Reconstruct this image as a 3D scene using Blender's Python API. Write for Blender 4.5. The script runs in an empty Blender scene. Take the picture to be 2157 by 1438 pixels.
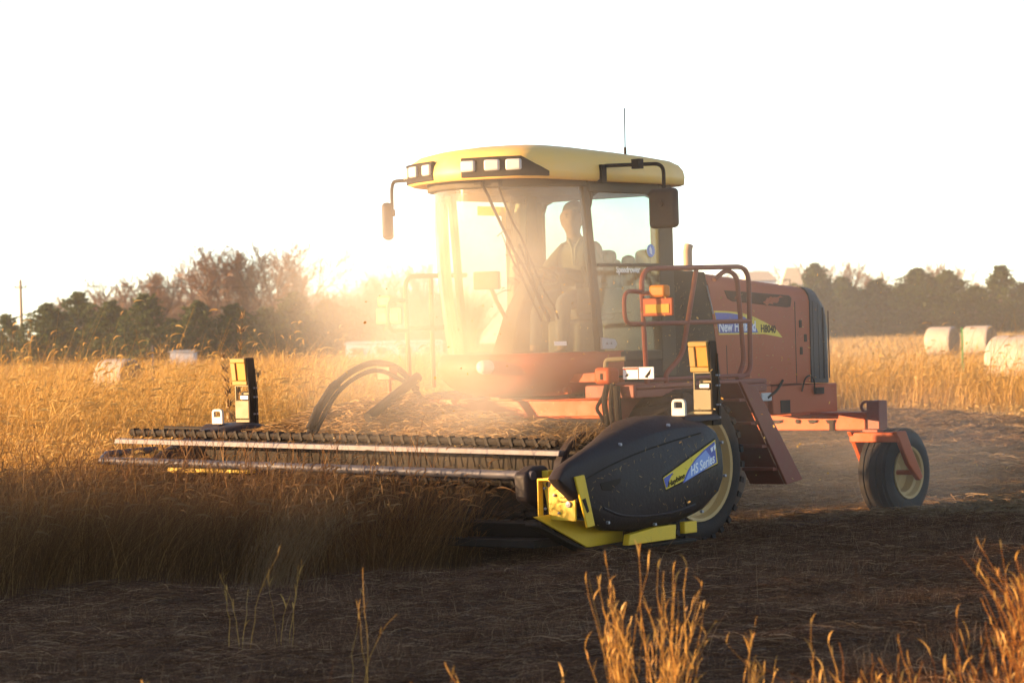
import bpy, bmesh, math, random
import numpy as np
from mathutils import Vector, Matrix
sc = bpy.context.scene
COL = sc.collection
R_ = math.radians
random.seed(7); rng = np.random.default_rng(11)

# ------------------------------------------------------------------ camera
CAM_H = 1.70
cam = bpy.data.cameras.new('camera'); camo = bpy.data.objects.new('camera', cam); COL.objects.link(camo)
cam.sensor_width = 36.0
cam.lens = 36.0 * 6200 / 2157
cam.clip_start = 0.5; cam.clip_end = 4000
camo.matrix_world = Matrix.Translation((0, 0, CAM_H)) @ Matrix.Rotation(math.pi/2 - 4/6200, 4, 'X') @ Matrix.Rotation(-R_(1.5), 4, 'Z')
cam.dof.use_dof = True; cam.dof.focus_distance = 24.6; cam.dof.aperture_fstop = 4.5
sc.camera = camo
# ------------------------------------------------------------------ light
SUN_AZ = (-0.995, -0.10)           # horizontal direction towards the sun
SUN_EL = 5.5
sd = Vector((SUN_AZ[0]*math.cos(R_(SUN_EL)), SUN_AZ[1]*math.cos(R_(SUN_EL)), math.sin(R_(SUN_EL)))).normalized()
sun = bpy.data.lights.new('sun', 'SUN'); suno = bpy.data.objects.new('sun', sun); COL.objects.link(suno)
sun.energy = 5.0; sun.angle = R_(0.5); sun.color = (1.0, 0.63, 0.31)
suno.rotation_euler = sd.to_track_quat('Z', 'Y').to_euler(); suno.location = (-40, -15, 30)
world = bpy.data.worlds.new('World'); sc.world = world; world.use_nodes = True
wn = world.node_tree.nodes; wl = world.node_tree.links
sky = wn.new('ShaderNodeTexSky'); sky.sky_type = 'NISHITA'; sky.sun_disc = False
sky.sun_elevation = R_(SUN_EL); sky.sun_rotation = math.atan2(SUN_AZ[0], SUN_AZ[1])
sky.air_density = 0.45; sky.dust_density = 0.2; sky.ozone_density = 0.1
wl.new(sky.outputs[0], wn['Background'].inputs[0]); wn['Background'].inputs[1].default_value = 0.112
vs = sc.view_settings
vs.view_transform = 'Standard'; vs.look = 'None'; vs.gamma = 1.0; vs.exposure = 2.3
try:
    sc.cycles.use_denoising = True
    sc.cycles.denoiser = 'OPENIMAGEDENOISE'
    sc.cycles.denoising_input_passes = 'RGB_ALBEDO_NORMAL'
    sc.cycles.volume_step_rate = 2.0
    sc.cycles.volume_max_steps = 96
    sc.cycles.max_bounces = 8; sc.cycles.transparent_max_bounces = 12; sc.cycles.volume_bounces = 1
    sc.cycles.sample_clamp_indirect = 4.0
except Exception as e:
    print('cycles settings', e)

# ------------------------------------------------------------------ helpers
def tag(o, label=None, cat=None, group=None, kind=None):
    if label: o['label'] = label
    if cat: o['category'] = cat
    if group: o['group'] = group
    if kind: o['kind'] = kind
    return o

def empty(name, loc=(0, 0, 0), rz=0, parent=None):
    o = bpy.data.objects.new(name, None); COL.objects.link(o)
    o.location = loc; o.rotation_euler = (0, 0, rz); o.empty_display_size = 0.2
    if parent: o.parent = parent
    return o

class MB:
    """collects shapes and links them as one mesh object"""
    def __init__(s): s.v = []; s.f = []; s.m = []
    def add(s, vs_, fs_, m=0):
        n = len(s.v); s.v += [tuple(v) for v in vs_]; s.f += [tuple(i+n for i in f) for f in fs_]; s.m += [m]*len(fs_)
        return s
    def box(s, lo, hi, m=0, rot=None, piv=None):
        x0, y0, z0 = lo; x1, y1, z1 = hi
        V = [Vector(p) for p in ((x0,y0,z0),(x1,y0,z0),(x1,y1,z0),(x0,y1,z0),(x0,y0,z1),(x1,y0,z1),(x1,y1,z1),(x0,y1,z1))]
        if rot is not None:
            c = Vector(piv) if piv is not None else Vector(((x0+x1)/2, (y0+y1)/2, (z0+z1)/2))
            V = [c + rot @ (p-c) for p in V]
        return s.add(V, [(0,3,2,1),(4,5,6,7),(0,1,5,4),(1,2,6,5),(2,3,7,6),(3,0,4,7)], m)
    def prism(s, poly, a, b, axis='y', m=0):
        """poly in the two other axes, swept from a to b along axis"""
        def P(p, t):
            if axis == 'y': return (p[0], t, p[1])
            if axis == 'x': return (t, p[0], p[1])
            return (p[0], p[1], t)
        n = len(poly)
        V = [P(p, a) for p in poly] + [P(p, b) for p in poly]
        F = [tuple(range(n)), tuple(range(2*n-1, n-1, -1))] + [(i, i+n, (i+1) % n + n, (i+1) % n) for i in range(n)]
        return s.add(V, F, m)
    def loft(s, rings, m=0, closed=True, cap=True):
        n = len(rings[0]); V = [p for r in rings for p in r]; F = []
        for k in range(len(rings)-1):
            for i in range(n if closed else n-1):
                j = (i+1) % n
                F.append((k*n+i, k*n+j, (k+1)*n+j, (k+1)*n+i))
        if cap and closed:
            F.append(tuple(range(n-1, -1, -1))); F.append(tuple((len(rings)-1)*n+i for i in range(n)))
        return s.add(V, F, m)
    def tube(s, pts, r, n=8, m=0, fil=0.0, taper=None):
        pts = [Vector(p) for p in pts]
        if fil: pts = fillet(pts, fil)
        k = len(pts); rings = []; up = None
        for i in range(k):
            t = (pts[min(i+1, k-1)] - pts[max(i-1, 0)]).normalized()
            if up is None:
                up = Vector((0, 0, 1)) if abs(t.z) < 0.9 else Vector((1, 0, 0))
            a = t.cross(up).normalized(); b = a.cross(t).normalized(); up = b
            rr = (r[i] if isinstance(r, (list, tuple)) and not fil else r) if taper is None else r*(1-(1-taper)*i/(k-1))
            rings.append([pts[i] + rr*(math.cos(2*math.pi*q/n)*a + math.sin(2*math.pi*q/n)*b) for q in range(n)])
        return s.loft(rings, m)
    def lathe(s, prof, c, axis='y', n=40, m=0, a0=0, a1=2*math.pi, closed_prof=False):
        """prof: (radius, offset along axis)"""
        full = abs(a1-a0-2*math.pi) < 1e-6; k = n if full else n+1
        c = Vector(c); rings = []
        for q in range(k):
            a = a0 + (a1-a0)*q/n; ca, sa = math.cos(a), math.sin(a); ring = []
            for r, t in prof:
                if axis == 'y': p = Vector((r*ca, t, r*sa))
                elif axis == 'x': p = Vector((t, r*ca, r*sa))
                else: p = Vector((r*ca, r*sa, t))
                ring.append(c+p)
            rings.append(ring)
        np_ = len(prof); V = [p for r in rings for p in r]; F = []
        for q in range(n):
            q2 = (q+1) % k
            for i in range(np_ if closed_prof else np_-1):
                j = (i+1) % np_
                F.append((q*np_+i, q2*np_+i, q2*np_+j, q*np_+j))
        if not full and closed_prof:
            F.append(tuple(range(np_))); F.append(tuple(n*np_+i for i in range(np_-1, -1, -1)))
        return s.add(V, F, m)
    def build(s, name, mats, parent=None, bevel=0, seg=2, smooth=None, subsurf=0):
        me = bpy.data.meshes.new(name); me.from_pydata(s.v, [], s.f)
        if not isinstance(mats, (list, tuple)): mats = [mats]
        for m in mats: me.materials.append(m)
        me.polygons.foreach_set('material_index', s.m)
        bm = bmesh.new(); bm.from_mesh(me); bmesh.ops.recalc_face_normals(bm, faces=bm.faces); bm.to_mesh(me); bm.free()
        o = bpy.data.objects.new(name, me); COL.objects.link(o)
        if parent: o.parent = parent
        if smooth is not None or bevel or subsurf:
            for p in me.polygons: p.use_smooth = True
            try: me.set_sharp_from_angle(angle=R_(smooth or 35))
            except Exception: pass
        if bevel:
            md = o.modifiers.new('bevel', 'BEVEL'); md.width = bevel; md.segments = seg; md.limit_method = 'ANGLE'; md.angle_limit = R_(35)
            md.harden_normals = False
        if subsurf:
            md = o.modifiers.new('sub', 'SUBSURF'); md.levels = subsurf; md.render_levels = subsurf
        return o

def build_each(mb, name, mats, parent=None, **kw):
    """every separate piece of the builder becomes an object of its own"""
    par = list(range(len(mb.v)))
    def find(i):
        while par[i] != i: par[i] = par[par[i]]; i = par[i]
        return i
    for f in mb.f:
        for q in f[1:]: par[find(q)] = find(f[0])
    gr_ = {}
    for f, m in zip(mb.f, mb.m): gr_.setdefault(find(f[0]), []).append((f, m))
    for fs in gr_.values():
        ids = sorted({i for f, _ in fs for i in f}); mp = {i: k for k, i in enumerate(ids)}; t = MB()
        t.v = [mb.v[i] for i in ids]; t.f = [tuple(mp[i] for i in f) for f, _ in fs]; t.m = [m for _, m in fs]; t.build(name, mats, parent, **kw)

def fillet(pts, r, n=6):
    out = [pts[0]]
    for i in range(1, len(pts)-1):
        a, b, c = pts[i-1], pts[i], pts[i+1]
        u = (a-b); v = (c-b); rr = min(r, u.length*0.49, v.length*0.49)
        p0 = b + u.normalized()*rr; p1 = b + v.normalized()*rr
        for k in range(n+1):
            t = k/n; out.append(p0*(1-t)**2 + b*2*t*(1-t) + p1*t*t)
    out.append(pts[-1]); return out

def mesh_np(name, V, Q, mats, mi=None, parent=None, smooth=False):
    """fast all-quad mesh"""
    me = bpy.data.meshes.new(name); V = np.asarray(V, np.float32); Q = np.asarray(Q, np.int32)
    me.vertices.add(len(V)); me.vertices.foreach_set('co', V.ravel())
    me.loops.add(Q.size); me.loops.foreach_set('vertex_index', Q.ravel())
    me.polygons.add(len(Q)); me.polygons.foreach_set('loop_start', np.arange(0, Q.size, Q.shape[1], dtype=np.int32))
    if not isinstance(mats, (list, tuple)): mats = [mats]
    for m in mats: me.materials.append(m)
    if mi is not None: me.polygons.foreach_set('material_index', np.asarray(mi, np.int32))
    if smooth: me.polygons.foreach_set('use_smooth', np.ones(len(Q), bool))
    me.update(calc_edges=True); me.validate()
    o = bpy.data.objects.new(name, me); COL.objects.link(o)
    if parent: o.parent = parent
    return o

# ------------------------------------------------------------------ materials
def newmat(name):
    m = bpy.data.materials.new(name); m.use_nodes = True
    nt = m.node_tree; return m, nt.nodes, nt.links, nt.nodes['Principled BSDF']

def paint(name, col, rough=0.45, dust=0.25, dustcol=(0.30, 0.22, 0.15), metal=0.0, scale=6.0, bump=0.0, coat=0.0, spec=0.25):
    m, N, L, b = newmat(name)
    tc = N.new('ShaderNodeTexCoord')
    n1 = N.new('ShaderNodeTexNoise'); n1.inputs['Scale'].default_value = scale; n1.inputs['Detail'].default_value = 8; n1.inputs['Roughness'].default_value = 0.7
    n2 = N.new('ShaderNodeTexNoise'); n2.inputs['Scale'].default_value = scale*14; n2.inputs['Detail'].default_value = 4
    L.new(tc.outputs['Object'], n1.inputs['Vector']); L.new(tc.outputs['Object'], n2.inputs['Vector'])
    ad = N.new('ShaderNodeMath'); ad.operation = 'MULTIPLY_ADD'; L.new(n2.outputs[0], ad.inputs[0]); ad.inputs[1].default_value = 0.5; L.new(n1.outputs[0], ad.inputs[2])
    mr = N.new('ShaderNodeMapRange'); L.new(ad.outputs[0], mr.inputs[0]); mr.inputs[1].default_value = 0.55; mr.inputs[2].default_value = 1.0
    mr.inputs[3].default_value = dust*0.25; mr.inputs[4].default_value = min(1, dust*1.8)
    mx = N.new('ShaderNodeMix'); mx.data_type = 'RGBA'; L.new(mr.outputs[0], mx.inputs[0])
    mx.inputs[6].default_value = (*col, 1); mx.inputs[7].default_value = (*dustcol, 1)
    L.new(mx.outputs[2], b.inputs['Base Color'])
    rr = N.new('ShaderNodeMapRange'); L.new(ad.outputs[0], rr.inputs[0]); rr.inputs[1].default_value = 0.4; rr.inputs[2].default_value = 1.1
    rr.inputs[3].default_value = rough*0.75; rr.inputs[4].default_value = min(1, rough*1.5); L.new(rr.outputs[0], b.inputs['Roughness'])
    b.inputs['Metallic'].default_value = metal; b.inputs['Specular IOR Level'].default_value = spec
    if coat: b.inputs['Coat Weight'].default_value = coat
    if bump:
        bp = N.new('ShaderNodeBump'); bp.inputs['Strength'].default_value = bump; bp.inputs['Distance'].default_value = 0.01
        L.new(n2.outputs[0], bp.inputs['Height']); L.new(bp.outputs[0], b.inputs['Normal'])
    return m

ORANGE = paint('orange_paint', (0.36, 0.058, 0.009), 0.5, 0.15, (0.26, 0.12, 0.05), spec=0.2)
DKRED = paint('frame_paint', (0.20, 0.035, 0.018), 0.5, 0.25, (0.2, 0.13, 0.09))
ROOFY = paint('roof_yellow', (0.80, 0.44, 0.085), 0.4, 0.2, (0.55, 0.42, 0.25))
YELLOW = paint('yellow_paint', (0.72, 0.43, 0.012), 0.42, 0.14, (0.25, 0.18, 0.08))
PALEY = paint('pale_yellow_panel', (0.17, 0.14, 0.07), 0.55, 0.2)
SHADEDY = paint('shaded_yellow', (0.25, 0.15, 0.015), 0.5, 0.2)  # darker copy of the yellow, weaker light on the marker frames put into colour
BLACK = paint('black_plastic', (0.013, 0.010, 0.012), 0.5, 0.3, (0.045, 0.030, 0.025), scale=2.6, bump=0.25, spec=0.2)
DARK = paint('dark_metal', (0.012, 0.010, 0.009), 0.6, 0.16, (0.055, 0.04, 0.028), spec=0.1)
PANEL = paint('dark_side_panel', (0.014, 0.014, 0.008), 0.6, 0.16, (0.08, 0.06, 0.025), spec=0.1)
GREYM = paint('grey_metal', (0.30, 0.30, 0.33), 0.45, 0.2, metal=0.5)
RAILM = paint('worn_rail', (0.15, 0.14, 0.15), 0.45, 0.3, (0.10, 0.07, 0.05), metal=0.4)
BLUEG = paint('blue_grey_tube', (0.055, 0.058, 0.08), 0.5, 0.25, (0.10, 0.075, 0.055), metal=0.2)
TYRE = paint('tyre_rubber', (0.010, 0.010, 0.012), 0.65, 0.25, (0.06, 0.045, 0.035), bump=0.3, spec=0.12)
RIM = paint('rim_cream', (0.46, 0.28, 0.085), 0.5, 0.25)
WHITE = paint('white_paint', (0.48, 0.46, 0.42), 0.5, 0.2)
INTERIOR = paint('cab_trim', (0.05, 0.042, 0.026), 0.7, 0.2, (0.12, 0.09, 0.05))
CABLIGHT = paint('monitor_lit_pillar', (0.35, 0.28, 0.17), 0.7, 0.2)
SEATM = paint('seat_fabric', (0.06, 0.055, 0.05), 0.9, 0.2)
DBLUE = paint('decal_blue', (0.045, 0.075, 0.36), 0.4, 0.15)
LBLUE = paint('decal_light_blue', (0.20, 0.30, 0.62), 0.4, 0.12)
DYELL = paint('decal_yellow', (0.75, 0.52, 0.02), 0.4, 0.12)
DWHITE = paint('decal_white', (0.75, 0.75, 0.78), 0.4, 0.1)
DBLACK = paint('decal_black', (0.012, 0.011, 0.010), 0.7, 0.05, spec=0.06)
DREDS = paint('decal_red', (0.5, 0.05, 0.03), 0.5, 0.1)
SKIN = paint('skin', (0.20, 0.095, 0.055), 0.55, 0.05)
HAIR = paint('hair', (0.035, 0.025, 0.018), 0.7, 0.05)
JACKET = paint('jacket', (0.045, 0.038, 0.024), 0.9, 0.2)
TROUS = paint('trousers', (0.05, 0.055, 0.08), 0.9, 0.2)
GREENP = paint('green_post', (0.03, 0.16, 0.06), 0.6, 0.15)
WOODP = paint('weathered_wood', (0.16, 0.11, 0.075), 0.9, 0.3, scale=3)

def lens_mat(name, col, emi=0):
    m, N, L, b = newmat(name)
    b.inputs['Base Color'].default_value = (*col, 1); b.inputs['Roughness'].default_value = 0.5; b.inputs['Specular IOR Level'].default_value = 0.2
    tc = N.new('ShaderNodeTexCoord'); w = N.new('ShaderNodeTexVoronoi'); w.inputs['Scale'].default_value = 60
    L.new(tc.outputs['Object'], w.inputs['Vector'])
    bp = N.new('ShaderNodeBump'); bp.inputs['Strength'].default_value = 0.06; bp.inputs['Distance'].default_value = 0.002
    L.new(w.outputs['Distance'], bp.inputs['Height']); L.new(bp.outputs[0], b.inputs['Normal'])
    return m
AMBER = lens_mat('amber_lens', (0.55, 0.16, 0.01)); REFL = lens_mat('yellow_reflector', (0.55, 0.27, 0.01))
LAMP = lens_mat('lamp_lens', (0.45, 0.42, 0.40))

def glass_mat(name, tint, dust, dustcol=(0.55, 0.42, 0.26)):
    m, N, L, b = newmat(name); N.remove(b); out = N['Material Output']
    tr = N.new('ShaderNodeBsdfTransparent'); tr.inputs[0].default_value = (*tint, 1)
    gl = N.new('ShaderNodeBsdfGlossy'); gl.inputs['Roughness'].default_value = 0.08
    fr = N.new('ShaderNodeFresnel'); fr.inputs[0].default_value = 1.45
    mx = N.new('ShaderNodeMixShader'); L.new(fr.outputs[0], mx.inputs[0]); L.new(tr.outputs[0], mx.inputs[1]); L.new(gl.outputs[0], mx.inputs[2])
    df = N.new('ShaderNodeBsdfDiffuse'); df.inputs[0].default_value = (*dustcol, 1)
    tl = N.new('ShaderNodeBsdfTranslucent'); tl.inputs[0].default_value = (*dustcol, 1)
    dd = N.new('ShaderNodeMixShader'); dd.inputs[0].default_value = 0.4; L.new(df.outputs[0], dd.inputs[1]); L.new(tl.outputs[0], dd.inputs[2])
    tc = N.new('ShaderNodeTexCoord'); n = N.new('ShaderNodeTexNoise'); n.inputs['Scale'].default_value = 2.2; n.inputs['Detail'].default_value = 9; n.inputs['Roughness'].default_value = 0.65
    L.new(tc.outputs['Object'], n.inputs['Vector'])
    mr = N.new('ShaderNodeMapRange'); L.new(n.outputs[0], mr.inputs[0]); mr.inputs[1].default_value = 0.3; mr.inputs[2].default_value = 0.75
    mr.inputs[3].default_value = dust*0.5; mr.inputs[4].default_value = dust*1.6
    m2 = N.new('ShaderNodeMixShader'); L.new(mr.outputs[0], m2.inputs[0]); L.new(mx.outputs[0], m2.inputs[1]); L.new(dd.outputs[0], m2.inputs[2])
    L.new(m2.outputs[0], out.inputs['Surface']); return m
GLASS = glass_mat('windshield_glass', (0.74, 0.87, 0.82), 0.24, (0.70, 0.53, 0.32))
GLASS2 = glass_mat('door_glass', (0.68, 0.80, 0.70), 0.10)
GLASSR = glass_mat('rear_glass', (0.70, 0.84, 0.80), 0.04)

def grass_mat(name, cols, trans=0.35, rough=0.75):
    """cols: list of colours picked per blade"""
    m, N, L, b = newmat(name); N.remove(b); out = N['Material Output']
    g = N.new('ShaderNodeNewGeometry'); cr = N.new('ShaderNodeValToRGB'); el = cr.color_ramp.elements
    while len(el) < len(cols): el.new(0.5)
    for i, c in enumerate(cols): el[i].position = i/(len(cols)-1); el[i].color = (*c, 1)
    L.new(g.outputs['Random Per Island'], cr.inputs[0])
    d = N.new('ShaderNodeBsdfDiffuse'); t = N.new('ShaderNodeBsdfTranslucent'); gl = N.new('ShaderNodeBsdfGlossy'); gl.inputs['Roughness'].default_value = 0.5
    L.new(cr.outputs[0], d.inputs[0]); L.new(cr.outputs[0], t.inputs[0]); gl.inputs[0].default_value = (0.5, 0.45, 0.4, 1)
    mx = N.new('ShaderNodeMixShader'); mx.inputs[0].default_value = trans; L.new(d.outputs[0], mx.inputs[1]); L.new(t.outputs[0], mx.inputs[2])
    m2 = N.new('ShaderNodeMixShader'); m2.inputs[0].default_value = 0.04; L.new(mx.outputs[0], m2.inputs[1]); L.new(gl.outputs[0], m2.inputs[2])
    L.new(m2.outputs[0], out.inputs['Surface']); return m
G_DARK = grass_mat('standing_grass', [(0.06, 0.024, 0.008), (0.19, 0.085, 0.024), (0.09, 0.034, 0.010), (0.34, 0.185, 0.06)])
G_GOLD = grass_mat('gold_grass', [(0.36, 0.185, 0.035), (0.48, 0.27, 0.06), (0.20, 0.09, 0.018), (0.54, 0.35, 0.11)], 0.4)
G_HEAD = grass_mat('seed_heads', [(0.48, 0.29, 0.085), (0.60, 0.41, 0.15), (0.36, 0.19, 0.045)], 0.45)
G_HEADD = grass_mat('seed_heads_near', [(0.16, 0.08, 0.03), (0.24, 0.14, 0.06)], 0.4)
G_PALE = grass_mat('pale_grass', [(0.38, 0.235, 0.085), (0.50, 0.34, 0.14), (0.26, 0.14, 0.04), (0.44, 0.28, 0.09)], 0.35)
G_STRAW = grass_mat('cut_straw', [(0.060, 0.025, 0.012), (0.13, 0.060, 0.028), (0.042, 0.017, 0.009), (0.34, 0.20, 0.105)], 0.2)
G_STRAW2 = grass_mat('lit_cut_straw', [(0.12, 0.068, 0.030), (0.20, 0.125, 0.062), (0.07, 0.037, 0.018), (0.28, 0.19, 0.10)], 0.25)  # lighter copy of the straw; farther ground's sunlit tone put into the colour
G_HAY = grass_mat('cut_hay', [(0.24, 0.14, 0.055), (0.34, 0.215, 0.095), (0.12, 0.065, 0.028), (0.42, 0.29, 0.145)], 0.3)
G_ORNG = grass_mat('rust_grass', [(0.46, 0.23, 0.045), (0.58, 0.35, 0.09), (0.30, 0.13, 0.025)], 0.45)
G_RUST = grass_mat('dark_rust_grass', [(0.34, 0.12, 0.022), (0.48, 0.21, 0.04), (0.20, 0.065, 0.012)], 0.45)
NEEDLE = grass_mat('pine_needles', [(0.024, 0.042, 0.011), (0.062, 0.090, 0.022), (0.018, 0.030, 0.010), (0.105, 0.135, 0.036)], 0.3)
BARK = paint('bark', (0.10, 0.065, 0.045), 0.9, 0.2)
TWIG = grass_mat('bare_twigs', [(0.23, 0.13, 0.08), (0.30, 0.18, 0.115), (0.17, 0.09, 0.055)], 0.0)
def dst(c, k): return c

# ------------------------------------------------------------------ terrain
MO = Vector((0.567, 25.665, 0.0)); MA = R_(230)
def to_world(a, b, z=0.0):
    c, s = math.cos(MA), math.sin(MA)
    return Vector((MO.x + c*a - s*b, MO.y + s*a + c*b, z))
def to_local(X, Y):
    c, s = math.cos(MA), math.sin(MA); dx = X-MO.x; dy = Y-MO.y
    return c*dx + s*dy, -s*dx + c*dy
def smooth(x, a, b):
    t = np.clip((x-a)/(b-a), 0, 1); return t*t*(3-2*t)
def ground_z(X, Y):
    X = np.asarray(X, float); Y = np.asarray(Y, float)
    bump = 0.020*np.sin(X*1.7+0.3*Y)+0.018*np.sin(Y*1.3-0.5*X)+0.014*np.sin(3.1*X+2.3*Y)+0.012*np.sin(4.7*X-3.9*Y+np.sin(2*X))
    rise = smooth(Y, 120, 330)*(0.45+0.55*np.tanh(X/40.0))*1.05
    return bump*smooth(Y, 4, 10)*(1-smooth(Y, 60, 120)) - 0.03 + rise

def soil_mat():
    m, N, L, b = newmat('field_soil')
    tc = N.new('ShaderNodeTexCoord'); n = N.new('ShaderNodeTexNoise'); n.inputs['Scale'].default_value = 0.35; n.inputs['Detail'].default_value = 12; n.inputs['Roughness'].default_value = 0.75
    n2 = N.new('ShaderNodeTexNoise'); n2.inputs['Scale'].default_value = 22; n2.inputs['Detail'].default_value = 8
    L.new(tc.outputs['Object'], n.inputs['Vector']); L.new(tc.outputs['Object'], n2.inputs['Vector'])
    mx = N.new('ShaderNodeMix'); mx.data_type = 'RGBA'; L.new(n2.outputs[0], mx.inputs[0]); mx.inputs[6].default_value = (0.020, 0.008, 0.004, 1); mx.inputs[7].default_value = (0.11, 0.050, 0.022, 1)
    m2 = N.new('ShaderNodeMix'); m2.data_type = 'RGBA'; mr = N.new('ShaderNodeMapRange'); L.new(n.outputs[0], mr.inputs[0]); mr.inputs[1].default_value = 0.35; mr.inputs[2].default_value = 0.7; mr.inputs[3].default_value = 0; mr.inputs[4].default_value = 0.6
    L.new(mr.outputs[0], m2.inputs[0]); L.new(mx.outputs[2], m2.inputs[6]); m2.inputs[7].default_value = (0.09, 0.046, 0.021, 1)
    L.new(m2.outputs[2], b.inputs['Base Color']); b.inputs['Roughness'].default_value = 1.0
    bp = N.new('ShaderNodeBump'); bp.inputs['Strength'].default_value = 0.8; bp.inputs['Distance'].default_value = 0.04; L.new(n2.outputs[0], bp.inputs['Height']); L.new(bp.outputs[0], b.inputs['Normal'])
    return m
SOIL = soil_mat()
def grid_mesh(name, xs, ys, zf, mat):
    X, Y = np.meshgrid(xs, ys); Zz = zf(X, Y); V = np.stack([X, Y, Zz], -1).reshape(-1, 3)
    nx, ny = len(xs), len(ys); I = (np.arange(ny-1)[:, None]*nx+np.arange(nx-1)[None, :]).ravel()
    return mesh_np(name, V, np.stack([I, I+1, I+nx+1, I+nx], 1), mat, smooth=True)
xs = np.concatenate([np.linspace(-800, -60, 14)[:-1], np.linspace(-60, -8, 26)[:-1], np.linspace(-8, 12, 60)[:-1], np.linspace(12, 70, 30)[:-1], np.linspace(70, 800, 14)])
ys = np.concatenate([np.linspace(-150, 4, 10)[:-1], np.linspace(4, 60, 140)[:-1], np.linspace(60, 340, 60)[:-1], np.linspace(340, 1300, 16)])
tag(grid_mesh('ground', xs, ys, ground_z, SOIL), kind='structure')
# unseen rise added off to the left, crest shaped to shade the field's front
SU = np.array(SUN_AZ)/np.hypot(*SUN_AZ); SN = np.array([SU[1], -SU[0]])
P0 = np.array([0.0, 25.0]); HD = 70.0; TE = math.tan(R_(SUN_EL))
if SN[1] < 0: SN = -SN
def shade_h(v):
    return np.interp(v, [-60, -20, 6, 11, 12.6, 14.5, 22.5, 24, 26, 28, 31, 34, 45], [0.9, 0.9, 0.5, -0.45, -0.45, 0.75, 0.72, 0.66, 0.40, 0.12, -0.35, -1.6, -5.0])
def shade_ridge_z(X, Y):
    dx = X-P0[0]; dy = Y-P0[1]; s = dx*SU[0]+dy*SU[1]; v = (X*SN[0]+Y*SN[1])
    ridge = np.maximum(HD*TE + shade_h(v) + 0.10*np.sin(v*2.3)+0.07*np.sin(v*5.1+1), 0.2)
    w = np.exp(-((s-HD)/16.0)**2)
    return ridge*w - 0.35
sv = np.linspace(-45, 52, 260); ss = np.linspace(HD-42, HD+42, 43)
Sg, Vg = np.meshgrid(ss, sv)
v0 = P0@SN
HX = P0[0]+SU[0]*Sg+SN[0]*(Vg-v0); HY = P0[1]+SU[1]*Sg+SN[1]*(Vg-v0)
HV = np.stack([HX, HY, shade_ridge_z(HX, HY)], -1).reshape(-1, 3); nx_, ny_ = len(ss), len(sv)
I_ = (np.arange(ny_-1)[:, None]*nx_+np.arange(nx_-1)[None, :]).ravel()
tag(mesh_np('unseen_shade_ridge', HV, np.stack([I_, I_+1, I_+nx_+1, I_+nx_], 1), SOIL, smooth=True), kind='structure')

# ------------------------------------------------------------------ the machine
M = empty('hay_windrower', MO, MA)
tag(M, 'orange self-propelled hay windrower with yellow cab roof, cutting the tall dry grass', 'windrower')
LC = 0.24
# ---- cab
cab = MB()
cab.loft([[(0.86,0.93,1.56),(0.93,0.93,1.56),(0.93,0.99,1.56),(0.86,0.99,1.56)], [(1.00,0.91,2.98),(1.08,0.91,2.98),(1.08,0.97,2.98),(1.00,0.97,2.98)]])   # front pillar
cab.box((-0.13,0.88,1.36),(0.07,0.98,2.98))
cab.box((-0.13,-0.56,1.36),(0.05,-0.50,2.98)); cab.box((0.05,-0.57,1.40),(0.26,-0.50,2.98))
cab.loft([[(0.86,-0.55,1.56),(0.92,-0.55,1.56),(0.92,-0.50,1.56),(0.86,-0.50,1.56)], [(0.98,-0.55,2.98),(1.05,-0.55,2.98),(1.05,-0.50,2.98),(0.98,-0.50,2.98)]])
cab.box((-0.14,-0.5,1.36),(-0.09,0.88,2.30)); cab.box((-0.14,-0.5,2.90),(-0.09,0.88,3.0))
for (y0, y1) in ((-0.50,-0.43),(0.80,0.88)): cab.box((-0.137,y0,2.30),(-0.093,y1,2.90))
for (y, sy) in ((-0.43,1),(0.80,-1)):
    for (z, sz) in ((2.30,1),(2.90,-1)): cab.prism([(y,z),(y+0.11*sy,z),(y+0.03*sy,z+0.03*sz),(y,z+0.11*sz)], -0.135, -0.095, 'x')
cab.box((0.07,0.92,2.90),(1.02,0.985,3.0)); cab.box((0.26,-0.56,2.90),(1.0,-0.5,3.0))
cab.box((0.07,0.93,1.50),(0.90,0.985,1.58)); cab.box((0.26,-0.55,1.40),(0.9,-0.5,1.60))
cab.box((0.05,0.975,2.283),(0.93,0.998,2.312))
cab.prism([(0.07,2.90),(0.2,2.90),(0.1,2.86),(0.07,2.76)], 0.93, 0.98); cab.prism([(0.98,2.90),(0.86,2.90),(0.95,2.86),(0.975,2.76)], 0.93, 0.975)
CAB = cab.build('cab', INTERIOR, M, bevel=0.012)
fl = MB(); fl.box((-0.1,-0.5,1.42),(0.95,0.93,1.50)); fl.build('cab_floor', INTERIOR, CAB, bevel=0.01)
fl = MB(); fl.box((-0.1,-0.5,2.955),(1.0,0.93,2.985)); fl.build('headliner', INTERIOR, CAB, bevel=0.01)
wcurve = [(1.06,0.945),(1.26,0.90),(1.46,0.80),(1.60,0.66),(1.70,0.48),(1.745,0.24),(1.70,0.0),(1.61,-0.16),(1.48,-0.31),(1.27,-0.45),(1.05,-0.53)]
def wsurf(t, z, off=0.0):
    """point on the windshield, t along the curve 0..1"""
    k = t*(len(wcurve)-1); i = min(int(k), len(wcurve)-2); fr = k-i
    a = Vector(wcurve[i]).lerp(Vector(wcurve[i+1]), fr); tn = (Vector(wcurve[i+1])-Vector(wcurve[i])).normalized(); nn = Vector((-tn.y, tn.x)) * -1
    if nn.dot(a-Vector((0.8, LC))) < 0: nn = -nn
    u = (z-1.58)/1.40
    pull = -0.13*max(0.0, 1-u)**1.5
    c = Vector((0.92, LC)); p = a + Vector((pull*(1 if a.x > 1.2 else max(0.9, a.x*0.8)), 0)) + nn*off + nn*0.02*math.sin(math.pi*min(max(u, 0), 1))
    return Vector((p.x, p.y, z))
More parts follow.
